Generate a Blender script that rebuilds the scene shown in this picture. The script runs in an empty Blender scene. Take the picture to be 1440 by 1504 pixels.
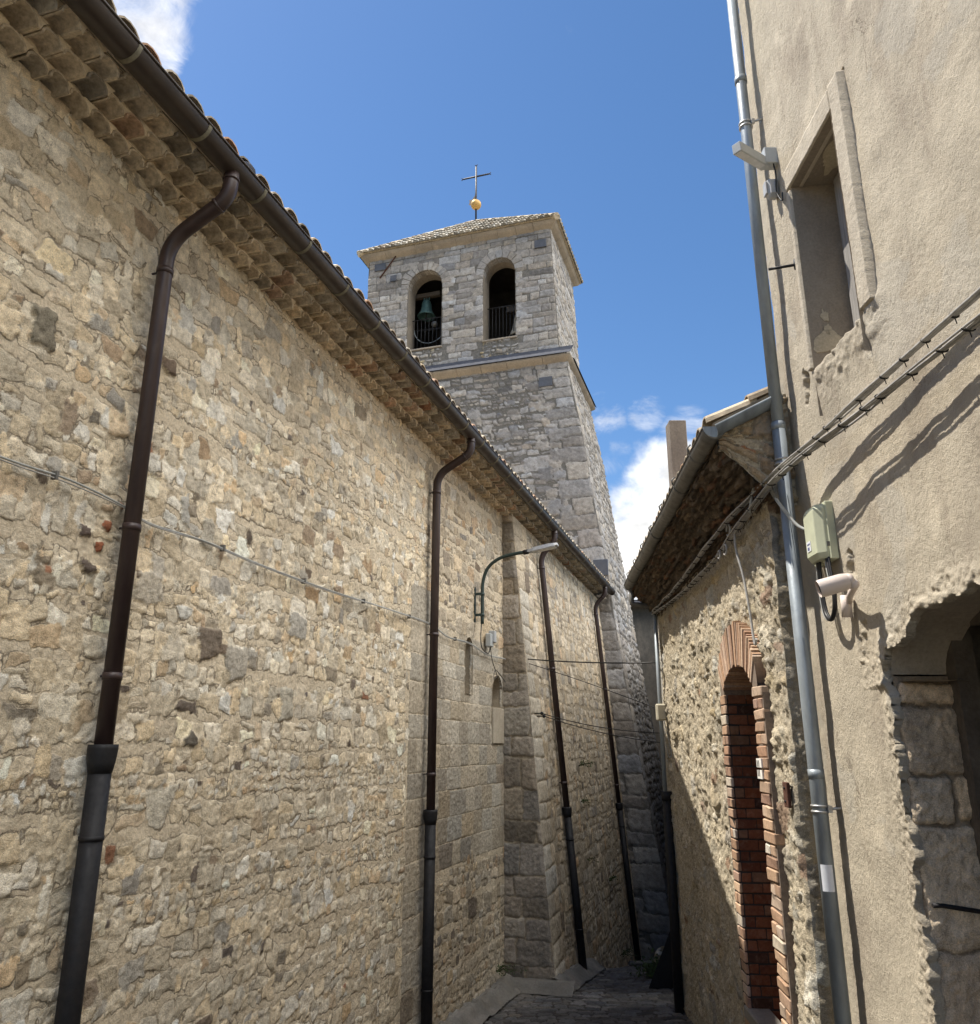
import bpy, math, random
import numpy as np

# ------------------------------------------------------------------ camera, sky, sun
SC = bpy.context.scene
COL = SC.collection
R = math.radians
PITCH = R(16.30)
cam_d = bpy.data.cameras.new("camera")
cam = bpy.data.objects.new("camera", cam_d)
COL.objects.link(cam)
cam.location = (0, 0, 0)                       # eye height: the street under the camera lies at z = -1.6
cam.rotation_euler = (math.pi / 2 + PITCH, 0, 0)
cam_d.sensor_fit = 'HORIZONTAL'
cam_d.sensor_width = 36.0
cam_d.lens = 36.0 * 1176.6 / 1440.0
cam_d.clip_start = 0.05
cam_d.clip_end = 3000
SC.camera = cam

SUN_EL = R(63.0)
SUN_H = np.array([.963, -.27, 0.0])            # horizontal travel of the light
SUN_H /= np.linalg.norm(SUN_H)
sun_dir = SUN_H * math.cos(SUN_EL) + np.array([0, 0, -math.sin(SUN_EL)])
sd = bpy.data.lights.new("sun", 'SUN')
sd.energy = 3.0
sd.angle = R(0.53)
sd.color = (1.0, .94, .84)
sun = bpy.data.objects.new("sun", sd)
COL.objects.link(sun)
from mathutils import Vector
sun.rotation_euler = Vector(sun_dir).to_track_quat('-Z', 'Y').to_euler()
sun.location = (-20, 10, 40)

W_ = bpy.data.worlds.new("World")
SC.world = W_
W_.use_nodes = True
nt = W_.node_tree
for n in list(nt.nodes):
    nt.nodes.remove(n)
wo = nt.nodes.new('ShaderNodeOutputWorld')
bg = nt.nodes.new('ShaderNodeBackground')
bg.inputs['Strength'].default_value = 0.15
sky = nt.nodes.new('ShaderNodeTexSky')
sky.sky_type = 'NISHITA'
sky.sun_disc = False
sky.sun_elevation = SUN_EL
# to-sun azimuth measured clockwise from +Y
sky.sun_rotation = math.atan2(-SUN_H[0], -SUN_H[1]) % (2 * math.pi)
sky.altitude = 700
sky.air_density = 1.0
sky.dust_density = 0.6
sky.ozone_density = 2.2
hs = nt.nodes.new('ShaderNodeHueSaturation')
hs.inputs['Saturation'].default_value = 1.18
hs.inputs['Value'].default_value = .48
nt.links.new(sky.outputs[0], hs.inputs['Color'])
tc = nt.nodes.new('ShaderNodeTexCoord')


def dirv(x, y):
    f = 1176.6
    u = (x - 720) / f
    v = (752 - y) / f
    c, s = math.cos(PITCH), math.sin(PITCH)
    d = np.array([u, c - v * s, s + v * c])
    return d / np.linalg.norm(d)


def wmath(op, a, b=None, clamp=False):
    n = nt.nodes.new('ShaderNodeMath')
    n.operation = op
    n.use_clamp = clamp
    for i, q in enumerate((a, b)):
        if q is None:
            continue
        if isinstance(q, (int, float)):
            n.inputs[i].default_value = q
        else:
            nt.links.new(q, n.inputs[i])
    return n.outputs[0]


def wnoise(scale, detail, rough, stretch=(1, 1, 1), dist=0.0):
    mp = nt.nodes.new('ShaderNodeMapping')
    mp.inputs['Scale'].default_value = stretch
    nt.links.new(tc.outputs['Generated'], mp.inputs['Vector'])
    n = nt.nodes.new('ShaderNodeTexNoise')
    n.inputs['Scale'].default_value = scale
    n.inputs['Detail'].default_value = detail
    n.inputs['Roughness'].default_value = rough
    n.inputs['Distortion'].default_value = dist
    nt.links.new(mp.outputs[0], n.inputs['Vector'])
    return n.outputs[0]


def blob(d, r0, r1):
    """1 inside the cone of half-angle r0 about d, 0 outside r1"""
    vm = nt.nodes.new('ShaderNodeVectorMath')
    vm.operation = 'DOT_PRODUCT'
    nm = nt.nodes.new('ShaderNodeVectorMath')
    nm.operation = 'NORMALIZE'
    nt.links.new(tc.outputs['Generated'], nm.inputs[0])
    nt.links.new(nm.outputs[0], vm.inputs[0])
    vm.inputs[1].default_value = tuple(d)
    mr = nt.nodes.new('ShaderNodeMapRange')
    mr.interpolation_type = 'SMOOTHSTEP'
    mr.inputs['From Min'].default_value = math.cos(R(r1))
    mr.inputs['From Max'].default_value = math.cos(R(r0))
    nt.links.new(vm.outputs['Value'], mr.inputs['Value'])
    return mr.outputs[0]


cum_n = wnoise(11.0, 9, .55, (1, 1, 1.25), .2)
wisp_n = wnoise(9.0, 9, .62, (1, 1, 1.9), .7)


def cover(mask_list, noise, k, lo, hi):
    m = None
    for d, a, b in mask_list:
        x = blob(d, a, b)
        m = x if m is None else wmath('MAXIMUM', m, x)
    v = wmath('ADD', wmath('MULTIPLY', m, k), noise)
    mr = nt.nodes.new('ShaderNodeMapRange')
    mr.interpolation_type = 'SMOOTHSTEP'
    mr.inputs['From Min'].default_value = lo
    mr.inputs['From Max'].default_value = hi
    nt.links.new(v, mr.inputs['Value'])
    return mr.outputs[0]


cumulus = cover([(dirv(930, 800), 2.0, 6.6), (dirv(990, 730), 2.0, 6.0), (dirv(1080, 790), 4, 10)], cum_n, .50, .70, 1.0)
wisps = cover([(dirv(165, 20), 2.0, 6.0), (dirv(110, -60), 3, 9), (dirv(228, 95), .5, 2.6)], wisp_n, .58, .84, 1.12)
wisps2 = cover([(dirv(950, 606), .2, 2.1), (dirv(885, 612), .2, 2.6), (dirv(905, 672), .3, 2.2), (dirv(1010, 640), .6, 3.0)], wisp_n, .30, .72, 1.05)
# a broad bank of bright cloud, unseen, added over the right-hand roofs as fill light
fill_bank = cover([((.59, -.18, .79), 18, 30), ((.76, .08, .645), 10, 20), ((.38, -.48, .79), 16, 28), ((.80, -.32, .50), 8, 18)], wnoise(3.2, 8, .58, (1, 1, 1.3), .3), .75, .76, 1.0)
cov = wmath('MAXIMUM', wmath('MAXIMUM', cumulus, wmath('MULTIPLY', wisps, .85)), wmath('MAXIMUM', wmath('MULTIPLY', wisps2, .6), fill_bank))
cov = wmath('MULTIPLY', cov, .93, True)
shade_n = wnoise(16.0, 7, .6, (1, 1, 1.4))
cr = nt.nodes.new('ShaderNodeMapRange')
cr.inputs['From Min'].default_value = .35
cr.inputs['From Max'].default_value = .66
cr.inputs['To Min'].default_value = 2.5
cr.inputs['To Max'].default_value = 4.2
nt.links.new(shade_n, cr.inputs['Value'])
crv = wmath('MULTIPLY', cr.outputs[0], wmath('ADD', wmath('MULTIPLY', fill_bank, 4.4), 1.0))   # the bank is made much brighter than the seen clouds, as fill
cc = nt.nodes.new('ShaderNodeCombineColor')
nt.links.new(wmath('MULTIPLY', crv, 1.02), cc.inputs[0])
nt.links.new(crv, cc.inputs[1])
nt.links.new(wmath('MULTIPLY', crv, .965), cc.inputs[2])
mx = nt.nodes.new('ShaderNodeMix')
mx.data_type = 'RGBA'
nt.links.new(cov, mx.inputs[0])
nt.links.new(hs.outputs[0], mx.inputs[6])
nt.links.new(cc.outputs[0], mx.inputs[7])
nt.links.new(mx.outputs[2], bg.inputs['Color'])
nt.links.new(bg.outputs[0], wo.inputs['Surface'])

SC.view_settings.view_transform = 'Standard'
SC.view_settings.look = 'None'
SC.view_settings.gamma = 1.0
SC.view_settings.exposure = 1.34
SC.render.engine = 'CYCLES'
SC.cycles.max_bounces = 8
SC.cycles.diffuse_bounces = 5
SC.cycles.use_denoising = True

# ------------------------------------------------------------------ frames of reference
A = R(17.26)                                    # the church runs 17 degrees to the right of the view
SV = np.array([math.sin(A), math.cos(A), 0])
NV = np.array([math.cos(A), -math.sin(A), 0])


def CW(s, n, z):
    return (SV * s + NV * n + np.array([0, 0, z]))


def cwa(s, n, z):
    """arrays in church axes -> N x 3"""
    s, n, z = np.broadcast_arrays(s, n, z)
    return np.stack([SV[0] * s + NV[0] * n, SV[1] * s + NV[1] * n, z], -1)


LX0, LY0, LA = 2.135, 5.70, math.tan(R(3.69))   # low house wall plane


def lowx(y):
    return LX0 + LA * (y - LY0)


def ground_z(y):
    return np.interp(y, [-40, 0, 10, 13, 15, 19.5, 24, 34], [-1.0, -1.6, -3.22, -3.36, -3.60, -4.58, -5.7, -7.4])


# ------------------------------------------------------------------ noise in numpy
_T = np.random.default_rng(7).random((16, 256, 256))


def vnoise(x, y, seed=0):
    t = _T[seed % 16]
    ox = (seed * 37.17) % 101
    x = np.asarray(x) + ox
    y = np.asarray(y) + ox * .7
    ix = np.floor(x).astype(int)
    iy = np.floor(y).astype(int)
    fx = x - ix
    fy = y - iy
    fx = fx * fx * fx * (fx * (fx * 6 - 15) + 10)
    fy = fy * fy * fy * (fy * (fy * 6 - 15) + 10)
    a = t[ix & 255, iy & 255]
    b = t[(ix + 1) & 255, iy & 255]
    c = t[ix & 255, (iy + 1) & 255]
    d = t[(ix + 1) & 255, (iy + 1) & 255]
    return (a * (1 - fx) + b * fx) * (1 - fy) + (c * (1 - fx) + d * fx) * fy - .5


def fbm(x, y, seed=0, oct=4, gain=.5):
    r = 0
    a = 1.0
    f = 1.0
    for o in range(oct):
        r = r + a * vnoise(x * f, y * f, seed + o * 3)
        a *= gain
        f *= 2.03
    return r


# ------------------------------------------------------------------ materials
def new_mat(name):
    m = bpy.data.materials.new(name)
    m.use_nodes = True
    return m, m.node_tree, m.node_tree.nodes['Principled BSDF']


class NB:
    """tiny node builder"""
    def __init__(self, t):
        self.t = t
        self.tc = t.nodes.new('ShaderNodeTexCoord')

    def node(self, kind, **kw):
        n = self.t.nodes.new(kind)
        for k, v in kw.items():
            setattr(n, k, v)
        return n

    def put(self, sock, v):
        if isinstance(v, (int, float)):
            sock.default_value = v
        elif isinstance(v, tuple):
            sock.default_value = v if len(v) == 4 or sock.type == 'VECTOR' else v + (1,)
        else:
            self.t.links.new(v, sock)

    def noise(self, scale, detail=4, rough=.55, stretch=(1, 1, 1), dist=0.0):
        vec = self.tc.outputs['Object']
        if stretch != (1, 1, 1):
            mp = self.node('ShaderNodeMapping')
            mp.inputs['Scale'].default_value = stretch
            self.t.links.new(vec, mp.inputs[0])
            vec = mp.outputs[0]
        n = self.node('ShaderNodeTexNoise')
        self.t.links.new(vec, n.inputs['Vector'])
        n.inputs['Scale'].default_value = scale
        n.inputs['Detail'].default_value = detail
        n.inputs['Roughness'].default_value = rough
        n.inputs['Distortion'].default_value = dist
        return n.outputs[0]

    def voronoi(self, scale, feature='F1'):
        n = self.node('ShaderNodeTexVoronoi', feature=feature)
        self.t.links.new(self.tc.outputs['Object'], n.inputs['Vector'])
        n.inputs['Scale'].default_value = scale
        return n.outputs['Distance']

    def math(self, op, a, b=0.0, clamp=False):
        n = self.node('ShaderNodeMath', operation=op, use_clamp=clamp)
        self.put(n.inputs[0], a)
        self.put(n.inputs[1], b)
        return n.outputs[0]

    def ramp(self, v, a, b, c=0.0, d=1.0, smooth=True):
        n = self.node('ShaderNodeMapRange')
        n.interpolation_type = 'SMOOTHSTEP' if smooth else 'LINEAR'
        self.put(n.inputs['Value'], v)
        n.inputs['From Min'].default_value = a
        n.inputs['From Max'].default_value = b
        n.inputs['To Min'].default_value = c
        n.inputs['To Max'].default_value = d
        return n.outputs[0]

    def mix(self, f, a, b, blend='MIX'):
        n = self.node('ShaderNodeMix', data_type='RGBA', blend_type=blend)
        self.put(n.inputs[0], f)
        self.put(n.inputs[6], a)
        self.put(n.inputs[7], b)
        return n.outputs[2]

    def scale(self, col, v):
        n = self.node('ShaderNodeVectorMath', operation='SCALE')
        self.t.links.new(col, n.inputs[0]) if not isinstance(col, tuple) else setattr(n.inputs[0], 'default_value', col[:3])
        self.put(n.inputs['Scale'], v)
        return n.outputs[0]

    def attr(self, name):
        n = self.node('ShaderNodeAttribute', attribute_name=name)
        return n

    def bump(self, h, strength, dist, normal=None):
        n = self.node('ShaderNodeBump')
        n.inputs['Strength'].default_value = strength
        n.inputs['Distance'].default_value = dist
        self.t.links.new(h, n.inputs['Height'])
        if normal is not None:
            self.t.links.new(normal, n.inputs['Normal'])
        return n.outputs[0]


def masonry_mat(name, mortar, lo=-.006, hi=.003, edge=.014, stain=.25, stain_col=(.16, .14, .11), fine=45.0, pit=.5, bump=.55, mor_var=.4, patch=0.0, patch_col=(.2, .19, .18), speck=.5, crevice=.6):
    m, t, p = new_mat(name)
    b = NB(t)
    sdv = b.attr('sd').outputs['Fac']
    col = b.attr('col').outputs['Color']
    ne = b.noise(fine, 5, .65)
    nf = b.noise(fine * 3.2, 4, .6)
    mid = b.noise(fine * .36, 5, .6)
    s2 = b.math('ADD', sdv, b.math('MULTIPLY', b.math('SUBTRACT', ne, .5), edge * 2))
    s2 = b.math('ADD', s2, b.math('MULTIPLY', b.math('SUBTRACT', mid, .5), edge * 1.5))
    stone = b.ramp(s2, lo, hi, 1, 0)
    var = b.math('ADD', b.ramp(mid, .3, .7, .68, 1.24, False), b.ramp(nf, .32, .68, -.27, .27, False))
    sc = b.scale(col, var)
    # pits and dark veins
    pits = b.ramp(b.noise(fine * 1.5, 6, .72, (1, 1, 1.6), .8), .56, .70, 0, pit)
    sc = b.mix(pits, sc, b.scale(col, .42))
    sp = b.math('MULTIPLY', b.ramp(b.noise(fine * 1.15, 8, .8), .50, .60, 0, 1), b.ramp(b.noise(6.5, 4, .6), .53, .64, 0, speck))
    sc = b.mix(sp, sc, (.15, .128, .10))
    # pale bloom on some stones
    sc = b.mix(b.ramp(b.noise(fine * .2, 6, .7), .52, .74, 0, .38), sc, b.scale(col, 1.35))
    mo = b.scale(mortar, b.math('ADD', b.ramp(ne, .3, .7, 1 - mor_var * .6, 1 + mor_var * .6, False), b.ramp(nf, .3, .7, -.12, .12, False)))
    mo = b.mix(b.ramp(b.noise(fine * .14, 5, .65), .52, .72, 0, .55), mo, b.scale(mortar, .68))
    c = b.mix(stone, mo, sc)
    # darker line right at the edge of the stones
    crev = b.math('MULTIPLY', b.ramp(s2, -.004, .003, 0, 1), b.ramp(s2, .003, .012, 1, 0))
    c = b.mix(b.math('MULTIPLY', crev, b.ramp(b.noise(6, 4), .38, .58, 0, crevice)), c, (.12, .10, .075))
    if stain:
        st = b.ramp(b.noise(1.1, 6, .65, (1, 1, .6), .6), .5, .78, 0, stain)
        c = b.mix(st, c, stain_col, 'MIX')
        c = b.scale(c, b.ramp(b.noise(.45, 4, .6), .3, .7, .88, 1.12, False))
    if patch:
        c = b.mix(b.ramp(b.noise(2.6, 7, .72, (1, 1, .7), .5), .52, .66, 0, patch), c, patch_col)
    t.links.new(c, p.inputs['Base Color'])
    p.inputs['Roughness'].default_value = .93
    p.inputs['Specular IOR Level'].default_value = .2
    h = b.math('ADD', b.math('MULTIPLY', ne, 1.0), b.math('MULTIPLY', nf, .55))
    h = b.math('ADD', h, b.math('MULTIPLY', stone, .5))
    t.links.new(b.bump(h, bump, .012), p.inputs['Normal'])
    return m


def simple_mat(name, col, rough=.8, var=.25, scale=8.0, metal=0.0, bump=.15, bscale=60.0, bdist=.004, dirt=0.0, dirt_col=(.08, .07, .06), spec=.35, attr=False, stretch=(1, 1, 1), detail=6):
    m, t, p = new_mat(name)
    b = NB(t)
    base = b.attr('col').outputs['Color'] if attr else col
    v = b.ramp(b.noise(scale, detail, .62, stretch), .28, .72, 1 - var, 1 + var, False)
    c = b.scale(base, v)
    if dirt:
        c = b.mix(b.ramp(b.noise(scale * .35, 6, .7, stretch, .5), .48, .7, 0, dirt), c, dirt_col)
    t.links.new(c, p.inputs['Base Color'])
    rr = b.ramp(b.noise(scale * 2.1, 4), .3, .7, max(0, rough - .12), min(1, rough + .1), False)
    t.links.new(rr, p.inputs['Roughness'])
    p.inputs['Metallic'].default_value = metal
    p.inputs['Specular IOR Level'].default_value = spec
    if bump:
        t.links.new(b.bump(b.noise(bscale, 5, .65), bump, bdist), p.inputs['Normal'])
    return m


def plaster_mat(name, col, tint, fine=165.0, bump=1.0, streak=.35, bd=.009, cracks=0.0):
    m, t, p = new_mat(name)
    b = NB(t)
    n1 = b.noise(1.3, 6, .62)
    n2 = b.noise(2.2, 6, .66, (1, 1, .35), .4)
    nf = b.noise(fine, 5, .66)
    nm = b.noise(fine * .32, 5, .62)
    nc = b.noise(7, 5, .6)
    c = b.mix(b.ramp(n1, .36, .66, 0, 1), col, tint)
    c = b.mix(b.ramp(n2, .46, .70, 0, streak), c, (.30, .25, .195))
    c = b.mix(b.ramp(b.noise(5.5, 6, .7, (1, 1, .10), .3), .52, .70, 0, streak * .7), c, (.29, .24, .185))
    c = b.mix(b.ramp(b.noise(2.4, 7, .7), .54, .70, 0, .5), c, b.scale(col, 1.28))
    c = b.scale(c, b.math('ADD', b.ramp(nf, .3, .7, .84, 1.14, False), b.ramp(nc, .3, .7, -.07, .07, False)))
    if cracks:
        ck = b.math('ABSOLUTE', b.math('SUBTRACT', b.noise(.95, 7, .6, (1, 1, .8), .6), .5))
        ckm = b.math('MULTIPLY', b.ramp(ck, .0008, .0026, cracks, 0), b.ramp(b.noise(.8, 3), .50, .58, 0, 1))
        c = b.mix(ckm, c, (.13, .105, .08))
        # repair patches of a greyer, smoother mix
        c = b.mix(b.ramp(b.noise(.75, 4, .5, (1, 1, 1), .8), .575, .595, 0, .4), c, (.45, .42, .36))
    spots = b.ramp(b.noise(38, 3, .5), .70, .76, 0, .45)
    c = b.mix(spots, c, (.2, .16, .12))
    t.links.new(c, p.inputs['Base Color'])
    p.inputs['Roughness'].default_value = .95
    p.inputs['Specular IOR Level'].default_value = .15
    h = b.math('ADD', b.math('MULTIPLY', nf, .8), b.math('MULTIPLY', nm, 1.0))
    t.links.new(b.bump(h, bump, bd), p.inputs['Normal'])
    return m


M = {}
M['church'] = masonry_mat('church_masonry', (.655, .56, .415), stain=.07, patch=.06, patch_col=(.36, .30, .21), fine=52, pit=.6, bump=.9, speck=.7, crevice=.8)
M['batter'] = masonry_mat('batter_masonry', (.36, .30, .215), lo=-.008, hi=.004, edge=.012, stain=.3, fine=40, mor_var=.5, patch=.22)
M['tower'] = masonry_mat('tower_masonry', (.15, .138, .12), lo=-.012, hi=.006, edge=.02, stain=.3, stain_col=(.2, .19, .18), fine=22, pit=.55, bump=.6, patch=.35, patch_col=(.22, .21, .2))
M['rough'] = masonry_mat('rough_rubble', (.44, .38, .28), lo=-.012, hi=.01, edge=.03, stain=.22, fine=48, pit=.6, bump=1.0, mor_var=.6, patch=.45, patch_col=(.30, .275, .23))
M['shaded_eave'] = masonry_mat('shaded_old_eaves', (.115, .09, .065), lo=-.012, hi=.01, edge=.03, stain=.3, stain_col=(.06, .05, .04), fine=48, pit=.6, bump=1.0, mor_var=.6)  # weathered eaves, with the soffit shade put into the dark colour
M['cobble'] = masonry_mat('street_setts', (.055, .05, .045), lo=-.006, hi=.004, edge=.008, stain=.3, fine=30, pit=.3)
M['jambstone'] = masonry_mat('jamb_blocks', (.30, .235, .165), lo=-.008, hi=.004, edge=.014, stain=.25, fine=45, pit=.4, bump=.7)
M['jamb'] = plaster_mat('old_jamb_stone', (.40, .345, .265), (.33, .28, .21), 50, .5)
M['reveal'] = plaster_mat('belfry_reveal', (.27, .232, .185), (.21, .18, .145), 25, .6, .6)
M['nicheback_shaded'] = plaster_mat('shaded_infill', (.17, .145, .115), (.13, .11, .09), 40, .5)  # darker than the wall: shade of the recess put into the colour
M['slab'] = plaster_mat('smooth_slab', (.45, .40, .315), (.40, .35, .275), 30, .4)
M['voussoir'] = simple_mat('arch_stone', None, .93, .28, 12, attr=True, bump=.5, bscale=40, bdist=.01, dirt=.4, dirt_col=(.15, .14, .125), spec=.2)
M['plaster'] = plaster_mat('sand_plaster', (.51, .45, .35), (.42, .37, .29), streak=.55, cracks=.6)
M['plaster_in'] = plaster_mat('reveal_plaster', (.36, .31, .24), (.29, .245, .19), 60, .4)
M['shaded_innerstone'] = plaster_mat('shaded_door_stone', (.12, .10, .078), (.09, .075, .06), 40, .6)  # reveal plaster darkened: shade of the door recess put into the colour
M['archstone'] = plaster_mat('door_arch_stone', (.50, .425, .325), (.42, .355, .265), 45, .8)
M['frame'] = plaster_mat('window_surround', (.50, .445, .355), (.45, .395, .31), 150, .6, .25)
M['peeled'] = plaster_mat('peeled_lime_patch', (.55, .48, .35), (.5, .43, .3), 60, .3)
M['fascia'] = plaster_mat('eaves_plaster', (.70, .605, .455), (.62, .53, .39), 70, .5)
M['mortar'] = plaster_mat('cornice_mortar', (.74, .635, .46), (.64, .54, .385), 60, .6)
M['tile'] = simple_mat('old_tile', None, .9, .4, 30, attr=True, bump=.5, bscale=90, bdist=.006, dirt=.4, dirt_col=(.19, .16, .12), spec=.15)
M['rooftile'] = simple_mat('roof_tile', None, .9, .35, 14, attr=True, bump=.4, bscale=60, dirt=.5, dirt_col=(.15, .13, .10), spec=.15)
M['brick'] = simple_mat('brick', None, .9, .25, 34, attr=True, bump=.6, bscale=110, bdist=.005, dirt=.3, dirt_col=(.30, .22, .16), spec=.15)
M['brickmortar'] = simple_mat('brick_mortar', (.20, .155, .12), .95, .3, 40, bump=.5)
M['brown'] = simple_mat('brown_paint', (.042, .026, .024), .45, .3, 10, bump=.12, spec=.45, dirt=.55, dirt_col=(.085, .065, .055), stretch=(1, 1, .25))
M['iron'] = simple_mat('black_iron', (.011, .011, .013), .68, .3, 14, bump=.12, spec=.4, dirt=.25, dirt_col=(.04, .03, .025))
M['gutter'] = simple_mat('gutter_brown', (.034, .025, .020), .45, .25, 7, bump=.05, spec=.5, dirt=.4, dirt_col=(.09, .075, .06))
M['gutterband'] = simple_mat('gutter_joint', (.16, .145, .10), .6, .3, 30, bump=.1)
M['galv'] = simple_mat('galvanised', (.27, .305, .33), .52, .28, 9, metal=.3, bump=.15, dirt=.6, dirt_col=(.17, .175, .175), stretch=(1, 1, .25))
M['galvdark'] = simple_mat('weathered_zinc', (.17, .165, .15), .6, .25, 12, metal=.3, bump=.1, dirt=.4, dirt_col=(.09, .085, .075))
M['steel'] = simple_mat('clamp_steel', (.42, .42, .41), .45, .2, 30, metal=.6, bump=.05)
M['lead'] = simple_mat('lead_sheet', (.055, .058, .07), .85, .25, 5, bump=.1, spec=.12)
M['plate'] = simple_mat('dark_plate', (.085, .09, .105), .6, .2, 6, bump=.1, dirt=.3, dirt_col=(.14, .13, .12))
M['cornice'] = plaster_mat('cornice_stone', (.37, .31, .24), (.27, .23, .185), 30, .5, .6)
M['bronze'] = simple_mat('bell_bronze', (.06, .12, .115), .6, .3, 8, metal=.3, bump=.05, dirt=.4, dirt_col=(.05, .09, .08))
M['gold'] = simple_mat('gilt', (.50, .31, .10), .5, .15, 6, metal=.25, bump=0, dirt=.3, dirt_col=(.45, .25, .06))
M['blackmetal'] = simple_mat('dark_metal', (.02, .02, .022), .55, .3, 10, bump=.05)
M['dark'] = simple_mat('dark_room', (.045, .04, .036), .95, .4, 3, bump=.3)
M['wood'] = simple_mat('grey_wood', (.27, .255, .235), .85, .35, 18, bump=.4, bscale=60, stretch=(3, 3, .15))
M['darkwood'] = simple_mat('dark_wood', (.07, .055, .042), .8, .35, 14, bump=.4, stretch=(3, 3, .2))
M['cable'] = simple_mat('grey_cable', (.36, .35, .33), .7, .25, 20, bump=.1)
M['wirecable'] = simple_mat('pale_cable', (.36, .37, .355), .6, .2, 10, bump=0)
M['thinwire'] = simple_mat('dark_wire', (.035, .033, .03), .6, .2, 10, bump=0)
M['lampgreen'] = simple_mat('lamp_green', (.035, .055, .05), .5, .2, 14, bump=.05)
M['lamphead'] = simple_mat('lamp_grey', (.42, .43, .44), .5, .1, 10, bump=0)
M['lampglass'] = simple_mat('lamp_glass', (.62, .63, .63), .25, .05, 10, bump=0)
M['boxgreen'] = simple_mat('box_grp', (.52, .54, .39), .55, .1, 9, bump=.03, dirt=.2, dirt_col=(.36, .36, .26))
M['boxbeige'] = simple_mat('box_beige', (.48, .44, .34), .6, .12, 12, bump=.03)
M['boxgrey'] = simple_mat('box_grey', (.42, .44, .44), .5, .1, 12, bump=.03, dirt=.2, dirt_col=(.3, .3, .29))
M['campink'] = simple_mat('camera_shell', (.64, .555, .50), .45, .06, 10, bump=0)
M['black'] = simple_mat('black_plastic', (.012, .012, .013), .5, .2, 20, bump=0)
M['label'] = simple_mat('white_label', (.72, .74, .78), .5, .05, 20, bump=0)
M['ink'] = simple_mat('label_ink', (.10, .12, .24), .6, .1, 20, bump=0)
M['whitepaint'] = simple_mat('white_paint', (.78, .76, .71), .8, .12, 50, bump=.3, dirt=.3, dirt_col=(.5, .42, .35))
M['rust'] = simple_mat('rust', (.085, .035, .022), .9, .35, 30, bump=.4)
M['concrete'] = plaster_mat('concrete', (.25, .235, .21), (.17, .16, .14), 40, .7)
M['chimney'] = plaster_mat('chimney_render', (.19, .16, .13), (.145, .12, .10), 30, .4)
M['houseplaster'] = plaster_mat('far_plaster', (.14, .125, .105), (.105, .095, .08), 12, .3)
M['patch'] = simple_mat('asphalt', (.05, .05, .052), .9, .3, 12, bump=.5, bscale=80)
M['earth'] = simple_mat('earth', (.17, .15, .11), .95, .4, 1.2, bump=.5, bscale=12, bdist=.05)
M['leaf'] = simple_mat('leaf', (.055, .085, .025), .7, .4, 14, bump=0)
M['stem'] = simple_mat('stem', (.10, .085, .05), .8, .3, 14, bump=0)
M['rock'] = plaster_mat('rock', (.46, .43, .37), (.38, .35, .3), 30, .6)


# ------------------------------------------------------------------ object helpers
def tag(o, label, cat, group=None, kind=None):
    if label:
        o['label'] = label
    if cat:
        o['category'] = cat
    if group:
        o['group'] = group
    if kind:
        o['kind'] = kind
    return o


def thing(name, base, label, cat, group=None):
    o = bpy.data.objects.new(name, None)
    o.location = tuple(base)
    o.empty_display_size = .2
    COL.objects.link(o)
    return tag(o, label, cat, group)


def link(name, me, mat, parent=None, origin=None):
    """mesh data are in world coordinates; put the origin at the parent's world place"""
    o = bpy.data.objects.new(name, me)
    COL.objects.link(o)
    if mat is not None:
        for m in (mat if isinstance(mat, (list, tuple)) else [mat]):
            me.materials.append(m)
    if parent is not None:
        o.parent = parent
        w = np.array(parent.location, float)
        q = parent
        while q.parent is not None:
            q = q.parent
            w = w + np.array(q.location, float)
        o.location = tuple(-w)
    return o


def wpos(o):
    w = np.array(o.location, float)
    while o.parent is not None:
        o = o.parent
        w = w + np.array(o.location, float)
    return w


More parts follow.
